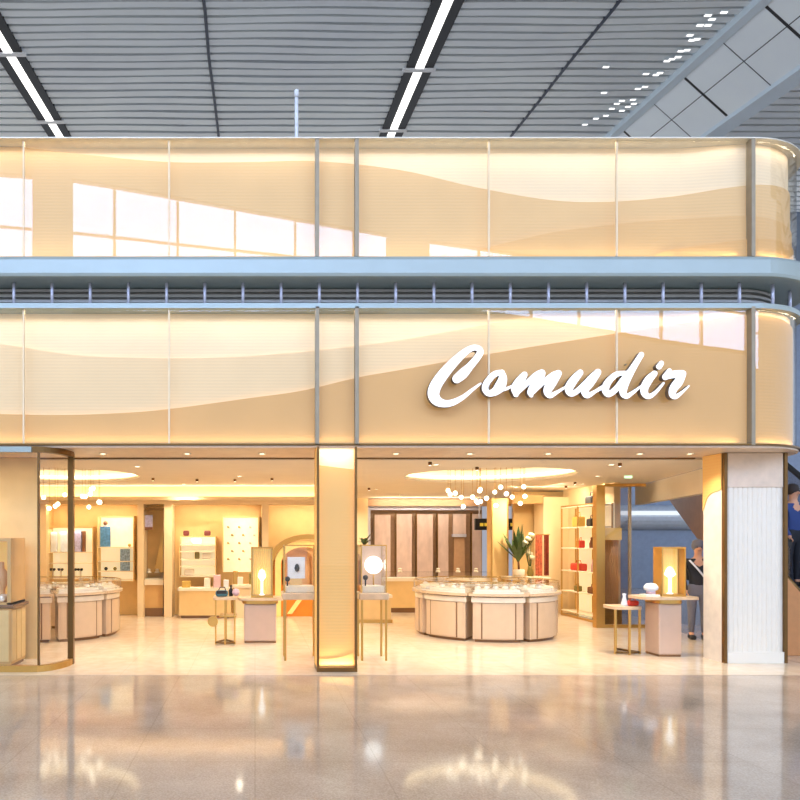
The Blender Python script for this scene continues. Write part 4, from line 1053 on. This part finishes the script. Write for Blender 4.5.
frame_table('gold-legged side table with a gold disc, joined to the blush pedestal near the arch', 212.5,237.5,597.5,DF(645),.5,(212.5,622),616)
zz = PZ(597.5,DF(645)); Dm = DF(645)+.22
def obj_on(name, label, cat, x, Y, z, parts, group=None):
    t = T(name, label, cat, (x,Y,z), group)
    for n_, mb, m in parts: part(n_, mb, m, t)
    return t
x = PX(223,Dm); y = Dm-DC
obj_on('handbag', 'small teal handbag lying on the gold-legged table near the arch', 'bag', x, y, zz, [('body', MB().box(x-.13,x+.09,y-.06,y+.06,zz,zz+.11,.04), 'teal'),('flap', MB().box(x-.11,x+.07,y-.07,y-.055,zz+.05,zz+.105,.006), 'black'),('handle', MB().tube([(x-.08,y,zz+.10),(x-.05,y,zz+.16),(x+.03,y,zz+.16),(x+.05,y,zz+.10)], .010, 6), 'black')])
x = PX(229,Dm)+.03
solo('perfume_bottle', 'dark grey bottle standing behind the teal handbag', 'bottle', MB().lathe([(0,0),(.035,0),(.04,.1),(.015,.14),(.018,.19),(0,.19)], (x,y+.12,zz), 12), 'black')
solo('pink_pouch', 'small pink pouch beside the teal handbag', 'pouch', MB().ball((x+.09,y+.04,zz+.07), .065, 12, 1.05), 'pinkitem')
# group by the column
D4 = 10.78
pedestal('blush pedestal table beside the white ribbed column', 659,682,597,657,D4,641,700.5,.5)
t, c, h = vitrine('gold lit display case on the pedestal beside the ribbed column', 662,686,547,596.8,D4+.06,.24,1)
solo('case_glow_stand', 'glowing white stand for the lamp glow inside the gold case beside the column', 'jewellery stand', MB().lathe([(0,0),(.05,0),(.02,.02),(.02,.25),(.08,.30),(.05,.38),(.02,.42),(0,.42)], c, 14), 'lamp_white')  # case glow by the column, put in as a glowing shape
zt4 = PZ(597,D4)
x = PX(648,D4+.2); y = D4+.12-DC
solo('book', 'cream book lying under the white hat on the pedestal by the column', 'book', MB().box(x-.13,x+.09,y-.1,y+.1,zt4,zt4+.035,.006), 'cream')
obj_on('hat', 'round white hat on the cream book by the gold case', 'hat', x, y, zt4+.036, [('crown', MB().lathe([(.055,0),(.06,.05),(.10,.07),(.105,.11),(.07,.16),(0,.175)], (x,y,zt4+.036), 18), 'white'),('band', MB().lathe([(.058,.0),(.066,.0),(.066,.04),(.058,.04)], (x,y,zt4+.036), 18), 'pinkitem')])
D5 = DF(655)
frame_table('round-cornered side table with mirrored front legs, beside the pedestal at the column', 615,646,607,D5,.5)
zz = PZ(607,D5); Dm = D5+.2
x = PX(632.5,Dm); y = Dm-DC
obj_on('handbag', 'small red handbag on the side table by the column', 'bag', x, y, zz, [('body', MB().box(x-.09,x+.09,y-.05,y+.05,zz,zz+.085,.03), 'red'),('handle', MB().tube([(x-.05,y,zz+.08),(x-.03,y,zz+.12),(x+.03,y,zz+.12),(x+.05,y,zz+.08)], .008, 6), 'red')])
x = PX(625,Dm)
solo('ring_stand', 'small white cone stand beside the red handbag', 'jewellery stand', MB().lathe([(0,0),(.055,0),(.05,.03),(.02,.15),(.03,.19),(0,.2)], (x,y+.02,zz), 14), 'white')

# glass-topped vitrine tables either side of the pillar
def vit_table(label, x0, x1, D, backm):
    t = T('vitrine_table', label, 'display table', P((x0+x1)/2,661,D+.25))
    X0, X1 = PX(x0,D), PX(x1,D); Y0 = D-DC; zt = PZ(593,D); zb_ = PZ(600,D)
    for x in (X0+.02,X1-.045):
        for y in (Y0+.02,Y0+.42): part('leg', MB().box(x,x+.032,y,y+.032,0,zb_,.004), 'gold', t)
    part('top', MB().box(X0-.01,X1+.01,Y0,Y0+.48,zb_,zt,.015), 'stone', t)
    ztop = PZ(546,D)
    mb = MB()
    for x in (X0+.02,X1-.035):
        for y in (Y0+.03,Y0+.43): mb.box(x,x+.015,y,y+.015,zt,ztop)
    mb.box(X0+.02,X1-.02,Y0+.03,Y0+.045,ztop,ztop+.015).box(X0+.02,X1-.02,Y0+.43,Y0+.445,ztop,ztop+.015).box(X0+.02,X0+.035,Y0+.045,Y0+.43,ztop,ztop+.015).box(X1-.035,X1-.02,Y0+.045,Y0+.43,ztop,ztop+.015)
    part('case_frame', mb, 'gold', t)
    part('glass_case', MB().box(X0+.026,X1-.026,Y0+.034,Y0+.04,zt,ztop).box(X0+.024,X0+.03,Y0+.04,Y0+.43,zt,ztop).box(X1-.03,X1-.024,Y0+.04,Y0+.43,zt,ztop), 'glass_thin', t)
    part('tray', MB().box(X0+.05,X1-.05,Y0+.06,Y0+.4,zt,zt+.10,.01), 'counter_rim', t)
    if backm: part('back_panel', MB().box(X0+.03,X1-.03,Y0+.42,Y0+.43,zt,ztop), backm, t)
    return t, (X0+X1)/2, Y0, zt
D2 = DF(661)
t, cx, Y0, zt = vit_table('gold-legged table with glass case, on the arch side of the pillar', 283,318,D2,None)
obj_on('framed_print', 'white card with a dark pendant inside the glass case on the arch side', 'picture', PX(296.5,D2+.3), Y0+.3, zt+.1, [('card', MB().pbox(287.5,305,557,578.5,D2+.3,.02,.004), 'white'),('pendant', MB().lathe([(0,0),(.03,.02),(.04,.06),(.025,.11),(0,.13)], P(297,572,D2+.27), 12), 'black'),('foot', MB().pbox(290,302,578.5,586.2,D2+.3,.05,.004), 'tan')])
solo('sphere_ornament', 'small dark ball on a stem before the white card in the case by the arch', 'ornament', MB().ball(P(287.5,579,D2+.12), .04, 14).cyl(P(287.5,586.3,D2+.12), .012, .12, 8), 'black')
t, cx, Y0, zt = vit_table('gold-legged table with glass case, on the round counter side of the pillar', 360,388.5,D2,'pink')
obj_on('disc_lamp', 'glowing white round lamp inside the glass case beside the pillar', 'lamp', PX(374,D2+.3), Y0+.3, zt+.1, [('disc', MB().prism([P(373.5,565,D2+.3).xz+Vector((.135*cos(2*pi*i/32),.135*sin(2*pi*i/32))) for i in range(32)], D2+.28-DC, D2+.31-DC, 'XZ'), 'lamp_white'),('stem', MB().cyl((PX(373.5,D2+.3),D2+.295-DC,zt+.1), .012, .2, 8), 'gold')])
solo('sphere_ornament', 'small dark ball on a stem in front of the glowing round lamp', 'ornament', MB().ball(P(365.5,577.5,D2+.12), .04, 14).cyl(P(365.5,586.3,D2+.12), .012, .12, 8), 'black')
# cabinet and plant behind
t = T('low_cabinet', 'small tan cabinet with gold rim behind the glass case table at the pillar', 'cabinet', P(375,623,DF(623)+.2))
Dk = DF(623)
part('body', MB().pbox(358,391,598,619.5,Dk,.4), 'tan', t); part('rim', MB().pbox(357,392.5,619.5,CY+EYE*F/Dk-.05,Dk-.02,.44), 'gold', t); part('top', MB().pbox(357,392.5,595,598,Dk-.02,.44,.008), 'counter_rim', t)
b = P(366,595,Dk+.2)
t = T('potted_plant', 'tall plant with dark leaves showing above the glass case at the pillar', 'plant', b)
part('pot', MB().lathe([(0,0),(.08,0),(.10,.15),(.09,.16),(.08,.14),(0,.14)], b, 16), 'cream', t)
part('stem', MB().tube([b+Vector((0,0,.13)), b+Vector((-.03,0,1.2))], [.016,.010], 6), 'brownbag', t)
for i in range(9): part('leaf', frond(MB(), (b.x-.03,b.y,b.z+1.1+.03*(i%3)), i*2.4, radians(rr.uniform(15,55)), rr.uniform(.2,.34), .045, .06), 'leaf', t)

# ------------------------------------------------------------------ shelf rack and glass partition
XR = 7.36; Ya, Yb = 15.1-DC, 16.85-DC
t = T('shelf_rack', 'tall gold-framed shelf rack of bags next to the gold post', 'shelf', (XR+.2,(Ya+Yb)/2,0))
zs = [.14,.61,1.09,1.62,2.10,2.58]
mb = MB()
for y in (Ya,(Ya+Yb)/2,Yb-.03):
    mb.box(XR,XR+.03,y,y+.03,0,2.6).box(XR+.34,XR+.37,y,y+.03,0,2.6)
mb.box(XR,XR+.03,Ya,Yb,2.58,2.61).box(XR,XR+.03,Ya,Yb,.0,.05)
part('frame', mb, 'gold', t)
for z in zs: part('shelf', MB().box(XR+.002,XR+.36,Ya+.03,Yb-.03,z-.025,z,.004), 'counter_rim', t)
part('back', MB().box(XR+.375,XR+.40,Ya,Yb,0,2.62), 'lit_cream', t)
struct('wall_right', MB().box(XR+.41,XR+.55,15.15-DC,Yb+.8,0,ZC), 'wall')
def rack_item(name, label, cat, f, k, sx, sy, sz, m, shape='bag'):
    y = Yb-(Yb-Ya)*f; z = zs[k]; x = XR+.14
    if shape == 'bag':
        return obj_on(name, label, cat, x, y, z, [('body', MB().box(x-sx,x+sx,y-sy,y+sy,z,z+sz,min(sx,sz)*.4), m),('handle', MB().tube([(x,y-sy*.5,z+sz*.95),(x,y-sy*.35,z+sz*1.4),(x,y+sy*.35,z+sz*1.4),(x,y+sy*.5,z+sz*.95)], .010, 6), m)])
    return solo(name, label, cat, MB().lathe([(0,0),(sx,0),(sx*1.1,sz*.4),(sx*.5,sz*.8),(sx*.6,sz),(0,sz)], (x,y,z), 14), m)
rack_item('handbag', 'dark brown bag on the very top of the shelf rack', 'bag', .72,5,.09,.16,.2,'black')
rack_item('handbag', 'cream bag on the top of the shelf rack beside the gold post', 'bag', .9,5,.08,.1,.12,'cream')
rack_item('handbag', 'gold handbag on the second board of the shelf rack', 'bag', .36,4,.08,.18,.24,'goldbag')
rack_item('handbag', 'black handbag on the second board of the shelf rack', 'bag', .72,4,.08,.12,.18,'black')
rack_item('handbag', 'small orange red bag on the middle board of the shelf rack', 'bag', .42,3,.06,.10,.17,'red')
rack_item('vase', 'brown vase on the middle board of the shelf rack', 'vase', .72,3,.05,.05,.24,'brownbag','v')
rack_item('handbag', 'wide red handbag on the board below the middle of the rack', 'bag', .36,2,.09,.26,.17,'red')
rack_item('vase', 'small pink vase beside the wide red handbag on the rack', 'vase', .75,2,.04,.04,.28,'pinkitem','v')
rack_item('handbag', 'olive pouch on the low board of the shelf rack', 'bag', .34,1,.06,.10,.13,'olive')
rack_item('handbag', 'dark brown pouch on the low board of the rack near the post', 'bag', .75,1,.07,.14,.15,'brownbag')
Dg = DF(628)
t = T('glass_partition', 'tall glass partition with a heavy gold post next to the shelf rack', 'partition', P(620,628,Dg))
part('post', MB().pbox(596.5,605,485,628,Dg,.16), 'gold', t)
part('head_rail', MB().pbox(605,646,483.5,486.5,Dg,.1), 'gold', t)
part('pane', MB().pbox(605,631,486.5,626,Dg+.05,.012), 'glass_grey', t)
part('bottom_rail', MB().pbox(605,646,624.5,628,Dg+.02,.1), 'gold', t)
part('far_post', MB().pbox(629.5,631.5,486.5,624.5,Dg+.02,.06), 'mullion', t)
t = T('fluted_screen', 'peach fluted screen with a gold cap behind the glass partition', 'screen', P(612,622,Dg+.35))
mb = MB()
for i in range(7): mb.cyl((PX(606.5+2.2*i,Dg+.35),Dg+.35-DC+.1,0), .024, PZ(540,Dg+.35), 10)
part('flute', mb, 'peach', t); part('cap', MB().pbox(604,622,528,540,Dg+.32,.2,.01), 'lit_gold', t); part('base', MB().pbox(604,622,608,CY+EYE*F/(Dg+.33),Dg+.33,.2), 'gold', t)

# ------------------------------------------------------------------ shop lamps on the ceiling
def on_ceil(x, y): D = (ZC-EYE)*F/(CY-y); return Vector((PX(x,D), D-DC, ZC))
sp = [(153,478,'spotlight over the narrow counter between the piers'),(197,479,'spotlight over the shelf with plum bags'),(235,479,'spotlight over the tall lit jewellery case'),(272,478,'spotlight in line with the golden arch'),(255,489,'spotlight close to the back header'),
      (369,488,'spotlight past the pillar near the bronze panels'),(477,467,'spotlight at the front rim of the ceiling ring'),(575,482,'spotlight above the gold post'),(566,486,'spotlight above the shelf rack'),(620,463,'spotlight in front of the glass partition'),(430,462,'spotlight between the pillar and ceiling ring')]
for x, y, lab in sp:
    p = on_ceil(x, y)
    t = T('ceiling_spot', 'small dark ceiling '+lab, 'spotlight', p, 'dark ceiling spotlights')
    part('can', MB().lathe([(0,0),(.03,0),(.03,-.05),(.022,-.055),(0,-.05)], p, 14), 'bronze', t)
    part('lens', MB().lathe([(0,-.056),(.02,-.056),(.02,-.0545),(0,-.0545)], p, 12), 'globe', t)
PW = 31
grid = [(-5.5,1.9),(-2.0,2.2),(-.3,4.0),(-1.6,6.0),(-5.6,5.6),(1.3,2.2),(1.7,5.6),(3.0,1.9),(5.9,1.9),(6.7,4.0),(3.0,7.6),(6.2,7.0),(4.0,9.6),(7.3,5.9),(2.5,10.3)]  # last position added only to brighten the bronze panels
names = ['over the counter in the curved window','beside the glass window corner post','over the floor between the arch and the ring','in front of the tall jewellery case','over the windowside niche','on the entrance side of the pillar','behind the pillar','at the entrance side of the ceiling ring','near the entrance above the pedestal','above the rack side of the round counter','above the long wall counter','above the palm','in front of the bronze panels','beside the gold post','added to brighten the first bronze panels']
for (x, y), lab in zip(grid, names):
    p = Vector((x,y,ZC))
    t = T('ceiling_downlight', 'recessed warm downlight in the shop ceiling '+lab, 'downlight', p, 'recessed shop downlights')
    part('ring', MB().lathe([(.05,-.008),(.07,-.008),(.07,.0),(.05,.0)], p, 20), 'ceil', t)
    part('lens', MB().lathe([(0,-.003),(.05,-.003),(.05,.0),(0,.0)], p, 20), 'globe', t)
    area('shop_lamp', p+Vector((0,0,-.03)), .10, .10, PW, (1,.86,.66), shape='DISK', parent=t, spread=142)
for i, (x, y, lab) in enumerate(((201,460.5,'green lit exit sign hanging under the ceiling before the plum bag shelf'),(533,460.5,'green lit exit sign hanging under the ceiling over the round counter'),(629,476,'small green lit exit sign hanging near the glass partition'))):
    D = 12.0 if i < 2 else 13.6
    t = T('exit_sign', lab, 'exit sign', P(x,y,D), 'green exit signs')
    hw = 9 if i < 2 else 3.5
    part('panel', MB().pbox(x-hw,x+hw,y-2.2,y+2.2,D,.05,.008), 'exit', t)
    for sx_ in (-.6,.6): part('rod', MB().box(PX(x+hw*sx_,D)-.006,PX(x+hw*sx_,D)+.006,D-DC+.02,D-DC+.03,PZ(y-2.2,D),ZC), 'lav', t)

# ------------------------------------------------------------------ clerestory windows across the hall (seen mirrored in the facade glass)
i0, i1 = 1/30.0, 1/43.0
def WD(x): return 1/(i0+(i1-i0)*(x-75)/675.0)
def W(x, y, o=0.0):
    D = WD(x)+o; return Vector((PX(x,WD(x)), -(D-DC), PZ(y,WD(x))))
top = interp([(-140,160),(0,176),(30,178),(75,182),(230,209),(385,236),(480,250),(600,268),(760,291),(900,311)])
bot = interp([(-140,296),(0,305),(75,312.5),(385,313),(432,311),(500,315),(565,325),(620,334),(640,338),(700,347),(745,353),(900,375)])
def wquad(mb, xs, ya, yb, o0, o1):
    rows = [[W(x,ya(x),o0),W(x,yb(x),o0),W(x,yb(x),o1),W(x,ya(x),o1)] for x in xs]; return mb.slab(rows)
wins = [('window_1',-140,32,[-95,-50,-8],0),('window_2',73,386,[115,178,235,295,353],1),('window_3',430,830,[478,530,578,618,660,700,745,790],2)]
for name, xa, xb, bars, k in wins:
    t = T(name, None, None, (0,0,0), kind='structure')
    xs = [xa+(xb-xa)*i/16 for i in range(17)]
    struct('pane', wquad(MB(), xs, top, bot, 0, .05), 'sky_pane', t)
    mb = MB()
    for x in bars: wquad(mb, [x-1.0,x+1.0], lambda q: top(q)-.5, lambda q: bot(q)+.5, -.20, -.02)
    tr = lambda q: top(q)+(bot(q)-top(q))*.40
    wquad(mb, xs, lambda q: tr(q)-.8, lambda q: tr(q)+.8, -.18, -.02)
    for fn in (top, bot): wquad(mb, xs, lambda q, fn=fn: fn(q)-1, lambda q, fn=fn: fn(q)+1, -.22, .1)
    struct('window_frame', mb, 'pinkbar', t)
